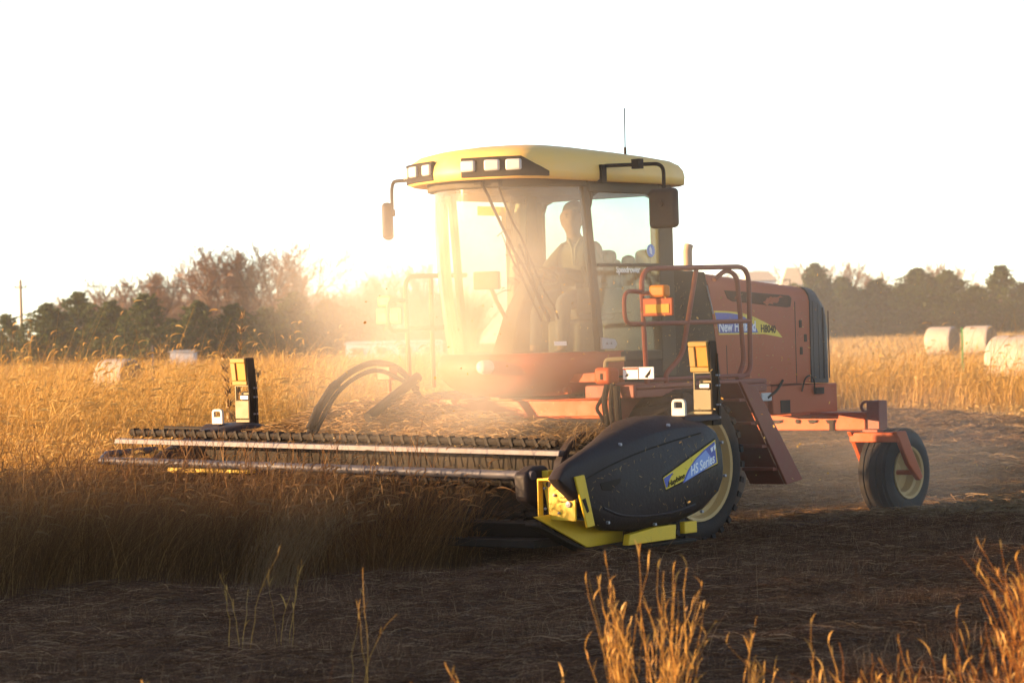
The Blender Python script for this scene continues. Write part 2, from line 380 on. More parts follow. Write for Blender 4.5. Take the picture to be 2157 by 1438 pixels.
ws = MB(); ws.loft([[wsurf(k/30, 1.58+1.38*j/8) for k in range(31)] for j in range(9)], closed=False)
ws.build('windshield', GLASS, CAB, smooth=80)
sw = MB(); sw.add([(0.90,0.962,1.575),(0.06,0.962,1.575),(0.06,0.955,2.92),(1.02,0.945,2.92)], [(0,1,2,3)]); sw.build('door_window', GLASS2, CAB)
fw = MB(); fw.add([(0.90,-0.527,1.595),(0.25,-0.527,1.595),(0.25,-0.527,2.92),(1.0,-0.527,2.92)], [(0,1,2,3)]); fw.build('side_window', GLASSR, CAB)
rw = MB(); rw.add([(-0.115,-0.44,2.29),(-0.115,0.81,2.29),(-0.115,0.81,2.91),(-0.115,-0.44,2.91)], [(0,1,2,3)]); rw.build('rear_window', GLASSR, CAB)
# interior
st = MB()
st.box((-0.02,-0.02,1.85),(0.5,0.44,1.97)); st.box((-0.06,-0.02,1.9),(0.08,0.44,2.45)); st.box((0.1,0.02,1.5),(0.45,0.40,1.85))
st.build('seat', SEATM, CAB, bevel=0.05, seg=3)
hb = MB()
for (y0, y1, zt) in ((0.36,0.47,2.37),(0.50,0.62,2.40),(0.65,0.86,2.44)): hb.box((-0.09,y0,2.1),(0.02,y1,zt))
build_each(hb, 'storage_box', INTERIOR, CAB, bevel=0.05, seg=3)
co_ = MB(); co_.loft([[(1.05,0.08,1.5),(1.30,0.08,1.5),(1.30,0.34,1.5),(1.05,0.34,1.5)], [(0.98,0.12,1.9),(1.14,0.12,1.9),(1.14,0.30,1.9),(0.98,0.30,1.9)], [(0.80,0.15,2.2),(0.90,0.15,2.24),(0.90,0.27,2.24),(0.80,0.27,2.2)]])
co_.build('steering_column', INTERIOR, CAB, bevel=0.02)
swl = MB(); cw = Vector((0.80, LC-0.03, 2.25)); tilt = Matrix.Rotation(R_(-28), 3, 'Y')
swl.tube([cw+tilt@Vector((0.19*math.cos(a), 0.19*math.sin(a), 0)) for a in [2*math.pi*k/28 for k in range(29)]], 0.014, 6)
for a in (0.5, 2.6, 4.7): swl.tube([cw, cw+tilt@Vector((0.19*math.cos(a), 0.19*math.sin(a), 0))], 0.012, 5)
swl.build('steering_wheel', DARK, CAB, smooth=40)
mo = MB(); mo.box((1.40,0.10,2.12),(1.47,0.32,2.27), rot=Matrix.Rotation(R_(25), 3, 'Z')); mo.tube([(1.40,0.22,2.14),(1.33,0.22,2.02),(1.22,0.22,1.88)], 0.022, 6)
mo.build('monitor', CABLIGHT, CAB, bevel=0.015)
ar = MB(); ar.box((0.06,0.50,1.9),(0.62,0.66,2.12)); ar.tube([(0.55,0.58,2.1),(0.62,0.58,2.3)], 0.022, 6); ar.build('armrest', INTERIOR, CAB, bevel=0.03)
tr_ = MB(); tr_.loft([[(0.24,-0.50,1.5),(0.42,-0.50,1.5),(0.42,-0.42,1.5),(0.24,-0.42,1.5)], [(0.12,-0.50,2.9),(0.22,-0.50,2.9),(0.22,-0.42,2.9),(0.12,-0.42,2.9)]])
tr_.build('lit_pillar_strip', CABLIGHT, CAB, bevel=0.02)  # pale strip paints the sunlit half of the far rear pillar
stk = MB(); stk.box((0.30,-0.522,2.78),(0.68,-0.518,2.86)); stk.box((0.30,-0.521,2.66),(0.36,-0.519,2.779)); stk.build('yellow_sticker', grass_mat('sticker_film', [(0.9, 0.6, 0.05), (0.9, 0.6, 0.05)], 0.8), CAB)
# round leaf sticker and lettering on the door window
rs = MB(); rs.lathe([(0.0,0.968),(0.055,0.968),(0.055,0.971),(0.0,0.971)], (0.18,0,2.42), 'y', 24); rs.build('round_sticker', LBLUE, CAB)
lf = MB(); lf.prism([(0.165,2.385),(0.20,2.40),(0.205,2.44),(0.19,2.46),(0.17,2.43)], 0.972, 0.974); lf.build('leaf_emblem', DWHITE, CAB)

def text_mesh(name, s, size, origin, right, up, mat, parent, ext=0.001, width=None, bold=0.0):
    cu = bpy.data.curves.new(name, 'FONT'); cu.body = s; cu.size = size; cu.extrude = ext; cu.offset = bold; cu.resolution_u = 3
    ob = bpy.data.objects.new(name, cu); COL.objects.link(ob)
    dg = bpy.context.evaluated_depsgraph_get(); me = bpy.data.meshes.new_from_object(ob.evaluated_get(dg))
    bpy.data.objects.remove(ob); bpy.data.curves.remove(cu)
    r = Vector(right).normalized(); u = Vector(up).normalized(); n = r.cross(u).normalized(); o0 = Vector(origin)
    k = 1.0
    if width: k = width/max(v.co.x for v in me.vertices)
    for v in me.vertices: v.co = o0 + r*v.co.x*k + u*v.co.y + n*v.co.z
    me.materials.clear(); me.materials.append(mat)
    o = bpy.data.objects.new(name, me); COL.objects.link(o); o.parent = parent; return o
text_mesh('window_lettering', 'Speedrower', 0.075, (0.66,0.968,2.235), (-1,0,0), (0,0,1), DWHITE, CAB, width=0.33, bold=0.002)
sl = MB(); sl.box((1.30,0.855,1.63),(1.18,0.90,1.66)); 
wl_ = [wsurf(0.14, 1.64, 0.012), wsurf(0.19, 1.64, 0.012), wsurf(0.19, 1.675, 0.012), wsurf(0.14, 1.675, 0.012)]
s2 = MB(); s2.add(wl_+[p+Vector((0.003,0.003,0)) for p in wl_], [(0,1,2,3),(4,5,6,7),(0,1,5,4),(1,2,6,5),(2,3,7,6),(3,0,4,7)]); s2.build('window_label', DWHITE, CAB)
hg = MB(); hg.prism([(0.93,1.60),(0.93,1.70),(0.75,1.68),(0.72,1.64),(0.76,1.60)], 0.99, 1.01); 
for q in (0.86, 0.80): hg.lathe([(0,1.01),(0.012,1.01),(0.012,1.02),(0,1.02)], (q,0,1.65), 'y', 8)
hg.build('door_hinge', GREYM, CAB, bevel=0.006)
# wipers on the windshield
for (ta, za, tb, zb, w) in ((0.42, 3.0, 0.20, 1.84, 0.012), (0.36, 2.98, 0.17, 1.86, 0.010)):
    wp = MB(); pts = [wsurf(ta+(tb-ta)*k/10, za+(zb-za)*k/10, 0.055+0.02*math.sin(k)) for k in range(11)]
    wp.tube(pts, w, 6)
    q0 = 0.45; pts2 = [wsurf(ta+(tb-ta)*(q0+0.5*k/8)+0.02, za+(zb-za)*(q0+0.55*k/8), 0.03) for k in range(9)]
    wp.tube(pts2, 0.009, 5)
    wp.tube([pts[5], pts2[3]], 0.008, 5); wp.box(tuple(pts[0]-Vector((0.04,0.04,0.03))), tuple(pts[0]+Vector((0.03,0.04,0.03))))
    wp.build('wiper', DARK, CAB, smooth=40)
wst = MB()
for k in range(14):
    t0 = random.uniform(0.2, 0.38); z0 = random.uniform(1.9, 2.6); p = wsurf(t0, z0, 0.07); d = Vector((random.uniform(-1,1), random.uniform(-1,1), random.uniform(-1,0.6))).normalized()*random.uniform(0.05,0.16)
    wst.tube([p, p+d*0.5+Vector((0,0,0.015)), p+d], 0.0035, 4)
build_each(wst, 'caught_straw', G_HAY, CAB)
# ---- roof
half = [(1.955,0.24),(1.945,0.42),(1.90,0.70),(1.82,0.90),(1.70,1.00),(1.5,1.045),(1.1,1.06),(0.5,1.06),(0.0,1.05),(-0.25,1.02),(-0.37,0.93),(-0.42,0.70),(-0.43,0.24)]
outline = half + [(x-(0.17*(y-LC)/0.8 if x > 1.2 else 0), 2*LC-y) for x, y in reversed(half[1:-1])]
def roof_ring(z, k, zr):
    return [((x-0.75)*k+0.75, (y-LC)*k+LC, z - zr*max(0.0, (0.9-x))/1.3 + 0.02*max(0, x-1.2)) for x, y in outline]
rf = MB(); rf.loft([roof_ring(z, k, zr) for z, k, zr in ((3.005,0.90,0.01),(2.985,0.965,0.01),(3.0,1.0,0.01),(3.06,1.005,0.01),(3.12,0.995,0.02),(3.18,0.965,0.035),(3.228,0.90,0.045),(3.26,0.78,0.05),(3.285,0.60,0.05),(3.30,0.3,0.05))])
ROOF = rf.build('cab_roof', ROOFY, M, smooth=70)
def out_at(k):
    n = len(outline); i = int(math.floor(k)) % n; fr = k-math.floor(k); a = Vector(outline[i]).lerp(Vector(outline[(i+1) % n]), fr)
    t = (Vector(outline[(i+1) % n])-Vector(outline[i])).normalized(); return a, t, Vector((t.y, -t.x)) if Vector((t.y, -t.x)).dot(a-Vector((0.75,LC))) > 0 else Vector((-t.y, t.x))
for sgn in (1, -1):
    hs = MB(); ks = [0.95+0.2*q for q in range(19)]; rings = []
    for q, k in enumerate(ks):
        a, t, n = out_at(k*sgn); zt = 3.165 if q < 12 else 3.165-(q-11)*0.017; zt = max(zt, 3.045) + 0.02*max(0, a.x-1.2); zb = 3.005+0.02*max(0, a.x-1.2)
        p0 = a-n*0.02; p1 = a+n*0.018
        rings.append([(p0.x,p0.y,zb),(p1.x,p1.y,zb),(p1.x,p1.y,zt),(p0.x,p0.y,zt)])
    hs.loft(rings); hs.build('lamp_housing', DARK, ROOF, bevel=0.006)
    for kk in (1.22, 2.0, 2.85):
        a, t, n = out_at(kk*sgn); lm = MB(); c = Vector((a.x+n.x*0.02, a.y+n.y*0.02, 3.095+0.02*max(0, a.x-1.2)))
        ang = math.atan2(n.y, n.x); lm.box((c.x-0.02,c.y-0.066,c.z-0.045),(c.x+0.022,c.y+0.066,c.z+0.045), rot=Matrix.Rotation(ang, 3, 'Z'), piv=c)
        lm.build('work_light', LAMP, ROOF, bevel=0.016, seg=3)
vz = MB(); vz.loft([[(wsurf(k/16, 2.95, 0.06).x, wsurf(k/16, 2.95, 0.06).y, z) for k in range(17)]+[(wsurf(k/16, 2.95, -0.08).x, wsurf(k/16, 2.95, -0.08).y, z) for k in range(16,-1,-1)] for z in (2.945, 3.02)])
vz.build('roof_visor', INTERIOR, ROOF, bevel=0.01)
an = MB(); an.tube([(-0.2,0.43,3.20),(-0.2,0.43,3.34)], 0.012, 8); an.tube([(-0.2,0.43,3.34),(-0.205,0.43,3.68)], 0.0055, 6); an.build('antenna', DARK, ROOF)
# ---- mirrors
mr_ = MB(); mr_.tube([(0.94,1.03,3.02),(0.94,1.06,3.11),(0.57,1.42,3.12),(0.57,1.42,2.80)], 0.016, 8, fil=0.08); mr_.box((0.71,1.24,3.08),(0.77,1.32,3.16)); mr_.box((0.91,1.0,2.97),(0.97,1.09,3.12))
MI = mr_.build('mirror', DARK, M, smooth=40)
mh = MB(); mh.box((0.53,1.27,2.585),(0.62,1.565,2.915), rot=Matrix.Rotation(R_(-6), 3, 'Z')); mh.build('mirror_head', BLACK, MI, bevel=0.04, seg=4)
mk = MB(); mk.lathe([(0,0.60),(0.028,0.60),(0.028,0.64),(0,0.645)], (0,1.42,2.79), 'x', 14); mk.build('pivot_knob', BLACK, MI)
m2_ = MB(); m2_.tube([(1.36,-0.52,3.08),(1.05,-1.18,3.10),(1.03,-1.20,2.80)], 0.016, 8, fil=0.1); m2_.box((0.99,-1.28,2.80),(1.05,-1.20,2.86))
MI2 = m2_.build('mirror', DARK, M, smooth=40)
mh2 = MB(); mh2.box((0.83,-1.345,2.60),(1.13,-1.255,2.92), rot=Matrix.Rotation(R_(40), 3, 'Z')); mh2.build('mirror_head', BLACK, MI2, bevel=0.035, seg=4)
# ---- nose below the windshield
def nose_ring(z, k, dx):
    c = Vector((0.75, LC)); r = []
    pts = [wsurf(q/24, 1.6) for q in range(25)]
    for p in pts:
        d = Vector((p.x, p.y))-c; r.append((c.x+d.x*k+dx, c.y+d.y*k*1.04, z))
    r.append((0.6, 2*LC-0.98+0.02, z)); r.append((0.6, 0.98, z)); return r
ns = MB(); ns.loft([nose_ring(z, k, dx) for z, k, dx in ((1.585,0.99,0),(1.575,1.04,0.01),(1.52,1.065,0.03),(1.45,1.065,0.04),(1.38,1.03,0.03),(1.31,0.95,0.02),(1.255,0.84,0.0),(1.225,0.68,-0.03))])
NOSE = ns.build('nose_panel', ORANGE, M, smooth=60)
hl = MB(); hl.lathe([(0,0.07),(0.03,0.066),(0.05,0.05),(0.058,0.02),(0.058,-0.05)], (1.735,0.42,1.48), 'x', 20); hl.build('headlight', LAMP, NOSE, smooth=60)
# ---- mainframe under the cab
fr_ = MB()
for (y0, y1) in ((-0.22,-0.05),(0.53,0.70)): fr_.box((-2.75,y0,1.11),(1.0,y1,1.22))
fr_.box((0.70,-0.40,1.035),(1.02,1.20,1.20)); fr_.box((0.70,-0.95,1.0),(0.9,-0.4,1.2)); fr_.box((1.02,-0.40,1.03),(1.045,1.20,1.055)); fr_.box((1.02,-0.40,1.18),(1.045,1.20,1.20))
fr_.box((0.36,-1.02,0.52),(0.64,1.22,0.74)); fr_.box((0.38,0.85,0.7),(0.62,1.05,1.1)); fr_.box((0.38,-0.7,0.7),(0.62,-0.5,1.1))
for y in (-0.35, 0.85): fr_.prism([(0.9,0.95),(0.9,0.78),(1.7,0.42),(1.75,0.55)], y, y+0.12)
FRAME = fr_.build('main_frame', ORANGE, M, bevel=0.012)
cv = MB(); cv.box((0.2,-0.45,1.215),(0.9,0.95,1.44)); cv.box((-2.5,-0.2,1.23),(0.1,0.7,1.34)); cv.build('underbody_shade', DARK, FRAME)  # front dark box stands in for the shaded cavity under the nose
sp = MB()
sp.prism([(1.17,1.33),(1.17,0.95),(0.9,0.86),(-0.7,0.95),(-0.7,1.27),(1.0,1.33)], 1.26, 1.30); sp.box((-0.72,0.99,1.27),(1.12,1.50,1.31)); sp.box((-0.72,1.46,1.20),(1.12,1.50,1.267)); sp.box((1.12,0.99,1.20),(1.15,1.50,1.31))
sp.build('platform', DKRED, M, bevel=0.01)
# lock bar, junction box, hoses at the front corner
lb = MB(); lb.loft([[(1.14,0.80,1.24),(1.19,0.80,1.24),(1.19,0.845,1.24),(1.14,0.845,1.24)], [(1.14,0.78,1.34),(1.22,0.78,1.34),(1.22,0.85,1.335),(1.14,0.85,1.335)], [(1.14,0.84,1.40),(1.22,0.84,1.40),(1.22,0.88,1.335),(1.14,0.88,1.335)], [(1.14,1.2,1.415),(1.22,1.2,1.415),(1.22,1.2,1.335),(1.14,1.2,1.335)]])
lb.build('lock_bar', ORANGE, M, bevel=0.015)
jb = MB(); jb.box((1.10,1.16,1.315),(1.25,1.33,1.455)); JB = jb.build('junction_box', ORANGE, M, bevel=0.035, seg=3)
jp = MB(); jp.tube([(1.2,1.25,1.44),(1.2,1.26,1.515),(1.15,1.42,1.52)], 0.02, 8, fil=0.03); jp.build('pipe', PALEY, JB, smooth=40)
js = MB(); js.box((1.248,1.235,1.355),(1.254,1.26,1.405)); js.build('keyhole', DBLACK, JB)
for (pts, r) in (([(1.2,1.27,1.32),(1.23,1.25,1.2),(1.2,1.27,0.85)],0.025), ([(1.2,1.32,1.32),(1.25,1.33,1.15),(1.2,1.33,0.8)],0.02), ([(1.22,1.24,1.22),(1.28,1.20,1.12),(1.24,1.24,1.05),(1.25,1.2,0.8)],0.016), ([(1.2,1.36,1.3),(1.22,1.38,1.1),(1.15,1.36,0.8)],0.03)):
    h_ = MB(); h_.tube(pts, r, 8, fil=0.08); h_.build('hydraulic_hose', DARK, M, smooth=40)
wd = MB(); wd.box((1.125,1.38,1.355),(1.135,1.69,1.45)); WD = wd.build('warning_sign', DWHITE, M)
w2 = MB(); w2.box((1.135,1.385,1.43),(1.138,1.53,1.447)); w2.build('red_band', DREDS, WD)
w3 = MB(); w3.prism([(1.60,1.37),(1.63,1.40),(1.665,1.435),(1.655,1.39),(1.635,1.375),(1.63,1.36)], 1.135, 1.138, 'x'); w3.prism([(1.40,1.375),(1.42,1.40),(1.44,1.395),(1.425,1.375)], 1.135, 1.138, 'x'); w3.box((1.135,1.535,1.357),(1.1375,1.541,1.448)); build_each(w3, 'pictogram', DBLACK, WD)
# ---- railings
def railing(y, near):
    r = MB(); rr = 0.021
    if near:
        r.tube([(0.91,y,1.30),(0.955,y,2.25),(-0.56,y,2.27),(-0.55,y,1.36),(-0.35,y,1.32)], rr, 8, fil=0.16)
        r.tube([(0.19,y,2.255),(0.42,y,1.53),(0.66,y,1.38),(0.64,y,1.28)], rr, 8, fil=0.1)
        r.tube([(-0.10,y-0.03,2.16),(-0.28,y-0.03,2.25),(-0.43,y-0.03,2.19),(-0.50,y-0.03,1.46),(-0.42,y-0.03,1.34)], rr, 8, fil=0.1)
        r.tube([(0.93,y,1.80),(-0.55,y,1.805)], rr*0.9, 8); r.tube([(0.91,y,1.34),(-0.52,y,1.345)], rr*0.8, 8)
    else:
        r.tube([(1.08,y,1.30),(1.11,y,2.27),(0.3,y,2.28)], rr, 8, fil=0.12); r.tube([(0.77,y,2.275),(0.77,y,1.3)], rr, 8); r.tube([(1.09,y,1.82),(0.4,y,1.82)], rr*0.9, 8)
    x0 = 0.945 if near else 1.10
    r.tube([(x0,y,2.06),(x0+0.24,y,2.07),(x0+0.24,y,1.80),(x0,y,1.80)], rr*0.85, 8, fil=0.1)
    s = 1 if near else -1
    r.tube([(x0,y,2.045),(x0+0.02,y+s*0.14,2.05)], 0.02, 6)
    R0 = r.build('railing', DKRED if near else ORANGE, M, smooth=40)
    b = MB(); lo, hi = sorted((y+s*0.03, y+s*0.33)); b.box((x0+0.01,lo,1.86),(x0+0.035,hi,2.005)); B = b.build('reflector_board', ORANGE, R0, bevel=0.008)
    q = MB(); q.box((x0+0.035,lo+0.03,1.885),(x0+0.04,hi-0.03,1.955)); q.build('reflector', REFL, R0)
    l = MB(); lo2, hi2 = sorted((y+s*0.12, y+s*0.28)); l.box((x0-0.02,lo2,2.01),(x0+0.07,hi2,2.11)); l.build('marker_lamp', AMBER, R0, bevel=0.02)
    return R0
railing(1.45, True); railing(-1.0, False)
# ---- engine hood
def hood_ring(F0, top, shear=0.0, wd=0.645, bot=1.235, rad=0.14, ext=0.0):
    pts = [(-wd,bot),(wd,bot),(wd,top-rad)] + [(wd-rad+rad*math.cos(a), top-rad+rad*math.sin(a)) for a in (0.4,0.8,1.2,1.57)] + [(0,top+0.02)] + [(-wd+rad-rad*math.cos(a), top-rad+rad*math.sin(a)) for a in (1.57,1.2,0.8,0.4)] + [(-wd,top-rad)]
    return [(F0 - shear*min(1.0, (2.25-z)/0.65), LC-0.02+y, z) for y, z in pts]
hd = MB(); hd.loft([hood_ring(-0.74,2.25,0.2), hood_ring(-1.0,2.225,0.12), hood_ring(-1.57,2.175), hood_ring(-2.318,2.115)]); HOOD = hd.build('engine_hood', ORANGE, M, bevel=0.0, smooth=40)
gr = MB(); gr.loft([hood_ring(-2.32,2.125,0,0.655,1.24), hood_ring(-2.46,2.105,0,0.655,1.235), hood_ring(-2.58,2.03,0,0.645,1.232,0.18), hood_ring(-2.645,1.93,0,0.62,1.23,0.22), hood_ring(-2.69,1.70,0,0.58,1.225,0.2)]); gr.build('radiator_grille', BLACK, HOOD, smooth=50)
for i in range(4):
    g = MB(); g.tube([(-2.36-0.085*i,0.872,1.27),(-2.36-0.085*i,0.872,1.98-0.03*i)], 0.006, 5); g.build('grille_rib', DARK, HOOD)
YS = LC-0.02+0.645
tri = MB(); tri.tube([(-0.745,YS+0.002,2.13),(-0.83,YS+0.002,1.88)], 0.008, 6); tri.build('edge_trim', GREYM, HOOD)
vn = MB()
for poly in ([(-1.0,2.085),(-2.0,2.035),(-2.04,2.01),(-2.02,1.93),(-1.96,1.925),(-1.12,1.985),(-1.05,2.01)],): vn.prism(poly, YS-0.01, YS+0.006)
build_each(vn, 'side_vent', paint('vent_mesh', (0.045, 0.022, 0.014), 0.7, 0.5, (0.14, 0.06, 0.03), spec=0.1), HOOD, bevel=0.008)
ch = MB()  # raised orange patches paint the mottled tan reflections on the vent
for (cx_, cz_, sx, sz) in ((-1.20,2.03,0.05,0.02),(-1.36,2.015,0.035,0.028),(-1.66,1.985,0.07,0.03),(-1.78,1.995,0.10,0.028)):
    ch.prism([(cx_+sx*math.cos(a)*random.uniform(0.5,1.3), cz_+sz*math.sin(a)*random.uniform(0.5,1.3)-0.25*sx*math.cos(a)) for a in [k*math.pi/9 for k in range(18)]], YS+0.006, YS+0.009+0.001*random.random())
build_each(ch, 'vent_reflection', ORANGE, HOOD, bevel=0.002)
for (xx, z0, z1) in ((-2.09,1.24,1.98),(-1.02,1.24,1.60)):
    sm_ = MB(); sm_.box((xx-0.004,YS-0.003,z0),(xx+0.004,YS+0.0025,z1)); sm_.build('panel_seam', DBLACK, HOOD)
lt = MB()
for (x, z) in ((-2.17,1.775),(-2.245,1.645),(-2.175,1.53)): lt.box((x-0.022,YS-0.005,z-0.035),(x+0.022,YS+0.006,z+0.035))
build_each(lt, 'hood_latch', DBLACK, HOOD, bevel=0.006)
# swoosh decal with lettering
top = [(-0.845,1.905),(-1.05,1.90),(-1.25,1.885),(-1.45,1.845),(-1.65,1.785),(-1.80,1.72),(-1.88,1.655)]
dc = MB(); dc.prism(top+[(-1.60,1.69),(-0.91,1.695)], YS-0.004, YS+0.002); dc.build('swoosh_decal', DYELL, HOOD)
db = MB(); db.prism([(-0.855,1.89),(-1.05,1.885),(-1.18,1.872),(-1.30,1.845),(-1.41,1.79),(-1.48,1.74),(-1.50,1.705),(-0.91,1.708)], YS+0.001, YS+0.004); db.build('blue_decal', DBLUE, HOOD)
dl = MB(); dl.prism([(-1.30,1.83),(-1.38,1.79),(-1.455,1.735),(-1.47,1.712),(-1.33,1.712),(-1.30,1.77)], YS+0.003, YS+0.006); dl.build('light_decal', LBLUE, HOOD)
text_mesh('hood_lettering', 'New Holland', 0.125, (-0.90,YS+0.007,1.722), (-1,0,-0.0), (0,0,1), DWHITE, HOOD, width=0.56, bold=0.003)
text_mesh('model_number', 'H8040', 0.095, (-1.54,YS+0.004,1.71), (-1,0,-0.05), (0,0,1), DBLACK, HOOD, width=0.235, bold=0.002)
sk = MB(); sk.prism([(-0.13,1.34),(-0.13,2.27),(-0.735,2.245),(-0.935,1.60),(-0.93,1.34)], -0.38, 0.858)
SIDE = sk.build('side_panel', PANEL, M, bevel=0.01)
for k in range(9):
    l = MB(); z = 2.02-0.075*k; l.box((-0.62-0.015*k,0.856,z),(-0.38-0.01*k,0.868,z+0.014)); l.build('louver', DARK, SIDE)
lr = MB(); lr.box((-0.9,0.86,1.27),(-0.1,0.875,1.34)); lr.box((0.07,0.95,1.36),(0.9,0.98,1.498)); lr.build('panel_edge', DARK, SIDE)
ex = MB(); ex.tube([(-1.38,0.2,2.12),(-1.38,0.2,2.46),(-1.40,0.2,2.51)], 0.042, 14); ex.build('exhaust_pipe', paint('rusty_pipe', (0.30,0.20,0.14), 0.55, 0.3), M, smooth=40)
lo_ = MB(); lo_.box((-2.74,0.42,0.96),(-1.70,0.868,1.222)); lo_.box((-1.70,0.42,1.10),(-1.5,0.86,1.23)); lo_.box((-2.74,-0.42,1.12),(-1.70,0.0,1.222)); lo_.prism([(-1.2,1.235),(-1.2,1.05),(-1.5,1.0),(-1.70,1.0),(-1.70,1.235)], 0.5, 0.82)
LOW = lo_.build('rear_body', ORANGE, M, bevel=0.012)
l1 = MB(); l1.box((-1.97,0.862,0.975),(-1.82,0.872,1.09)); l1.box((-1.66,0.815,1.19),(-1.2,0.83,1.225)); l1.box((-2.48,0.865,1.13),(-2.36,0.90,1.19)); build_each(l1, 'opening', DBLACK, LOW)
l2 = MB(); l2.box((-1.69,0.83,1.09),(-1.53,0.872,1.165)); l2.build('tail_light', LAMP, LOW, bevel=0.01)
l3 = MB(); l3.prism([(-1.30,1.165),(-1.42,1.165),(-1.42,1.105),(-1.34,1.105)], 0.818, 0.824); l3.build('small_decal', DWHITE, LOW)
hz_ = MB(); hz_.tube([(-2.15,0.88,1.16),(-2.17,0.90,1.28),(-2.26,0.90,1.31),(-2.33,0.90,1.26),(-2.35,0.88,1.16)], 0.008, 6, fil=0.05); hz_.tube([(-1.85,0.88,1.27),(-1.75,0.885,1.18),(-1.62,0.87,1.12)], 0.012, 6, fil=0.05); build_each(hz_, 'cable', DARK, LOW)
# ---- wheels
def tyre_prof(R, w, rim):
    h = w/2
    return [(rim,-h*0.8),(rim+0.04,-h*0.98),((R+rim)/2,-h*1.03),(R-0.06,-h*0.98),(R-0.02,-h*0.88),(R,-h*0.6),(R+0.004,0),(R,h*0.6),(R-0.02,h*0.88),(R-0.06,h*0.98),((R+rim)/2,h*1.03),(rim+0.04,h*0.98),(rim,h*0.8)]
def wheel(x, y, R, w, rim, lugs, s):
    Wm = MB(); hubw = MB(); hubw.lathe([(0,0.06*s),(0.09,0.06*s),(0.11,0.0),(0.11,-0.1*s),(0,-0.1*s)], (x,y,R-0.015), 'y', 20)
    W = hubw.build('wheel', DARK, M, smooth=30)
    t = MB(); t.lathe(tyre_prof(R, w, rim), (x,y,R-0.015), 'y', 56)
    if lugs:
        for k in range(60):
            a = 2*math.pi*k/60; c, s_ = math.cos(a), math.sin(a); d = 1 if k % 2 else -1
            y0, y1 = (0.01, w*0.5) if d > 0 else (-w*0.5, -0.01); V = []
            for (yy, da) in ((y0, 0.03*0), (y1, 0.13)):
                for rr in (R-0.03, R+0.012):
                    for dd in (-0.020, 0.020):
                        aa = a+da+dd/R*1.2; r2 = rr if abs(yy) < w*0.45 else rr-0.012; V.append((x+r2*math.cos(aa), y+yy, R-0.015+r2*math.sin(aa)))
            t.add(V, [(0,1,3,2),(4,5,7,6),(0,1,5,4),(2,3,7,6),(0,2,6,4),(1,3,7,5)])
    else:
        for g in (-0.30,-0.1,0.1,0.30): t.lathe([(R-0.005,g*w-0.022),(R+0.012,g*w-0.018),(R+0.012,g*w+0.018),(R-0.005,g*w+0.022)], (x,y,R-0.015), 'y', 48)
    t.build('tyre', TYRE, W, smooth=40)
    r = MB(); h = w/2*s
    r.lathe([(rim+0.03,h*0.98),(rim+0.025,h*1.03),(rim,h*1.0),(rim-0.02,h*0.75),(rim-0.05,h*0.7),(rim-0.06,h*0.1),(0.16,h*0.0),(0.10,h*0.12),(0,h*0.12)], (x,y,R-0.015), 'y', 48); r.build('rim', RIM, W, smooth=40)
    return W
wheel(0.5, 1.43, 0.635, 0.46, 0.43, True, 1); wheel(0.5, -0.95, 0.635, 0.46, 0.43, True, -1)
# rear axle beam with casters
bm_ = MB(); bm_.box((-3.1,-0.75,0.775),(-2.92,1.05,0.925)); bm_.box((-3.12,-0.75,0.925),(-2.90,1.05,0.945)); bm_.box((-2.96,0.0,0.925),(-2.6,0.45,0.99))
BEAM = bm_.build('rear_axle', ORANGE, M, bevel=0.012)
bk = MB()
for y in (0.02, 0.42, 0.62): bk.prism([(y,0.875),(y+0.10,0.875),(y+0.085,0.85),(y+0.02,0.84)], -2.918, -2.90, 'x')
bk.lathe([(0,-2.918),(0.02,-2.918),(0.02,-2.90),(0,-2.90)], (0,0.30,0.86), 'x', 12); bk.box((-2.919,0.66,0.77),(-2.90,0.70,0.86)); build_each(bk, 'bracket', DARK, BEAM)
def caster(s):
    yc = LC+s*1.04; ye = LC+s*0.87
    C_ = MB(); lo, hi = sorted((ye-0.06*s, ye+0.08*s)); C_.box((-3.08,lo,0.77),(-2.94,hi,1.05)); C_.lathe([(0,0.70),(0.045,0.70),(0.045,0.78),(0,0.78)], (-2.86,yc-0.06*s,0.0), 'z', 16); C_.box((-3.0,min(ye,yc-0.06*s)-0.02,0.755),(-2.80,max(ye,yc-0.06*s)+0.04,0.79))
    C_.lathe([(0.035,-0.012),(0.06,-0.012),(0.06,0.012),(0.035,0.012)], (-3.01,ye-0.11*s,0.99), 'x', 18, closed_prof=True)
    CT = C_.build('caster', DKRED, M, bevel=0.008)
    f = MB(); f.box((-2.80,yc-0.26,0.675),(-2.69,yc+0.26,0.765)); 
    for q in (-1, 1):
        y0 = yc+q*0.245; f.prism([(-2.66,0.775),(-2.83,0.775),(-2.93,0.60),(-3.10,0.34),(-3.04,0.31),(-2.86,0.47),(-2.74,0.66)], y0-0.025, y0+0.025)
    f.tube([(-3.03,yc-0.26,0.385),(-3.03,yc+0.26,0.385)], 0.025, 8); f.build('fork', ORANGE, CT, bevel=0.01)
    R = 0.40; w = 0.33; rim = 0.225; x = -3.03
    t = MB(); t.lathe(tyre_prof(R, w, rim), (x,yc,R-0.015), 'y', 48)
    for g in (-0.30,-0.1,0.1,0.30): t.lathe([(R-0.005,g*w-0.025),(R+0.010,g*w-0.022),(R+0.010,g*w+0.022),(R-0.005,g*w+0.025)], (x,yc,R-0.015), 'y', 44)
    t.build('tyre', TYRE, CT, smooth=40)
    r = MB(); h = w/2*s; r.lathe([(rim+0.02,h*0.97),(rim+0.015,h*1.03),(rim-0.005,h*0.97),(rim-0.02,h*0.7),(rim-0.045,h*0.62),(rim-0.05,h*0.15),(0.10,h*0.05),(0.06,h*0.2),(0,h*0.2)], (x,yc,R-0.015), 'y', 40); r.build('rim', RIM, CT, smooth=40)
caster(1); caster(-1)
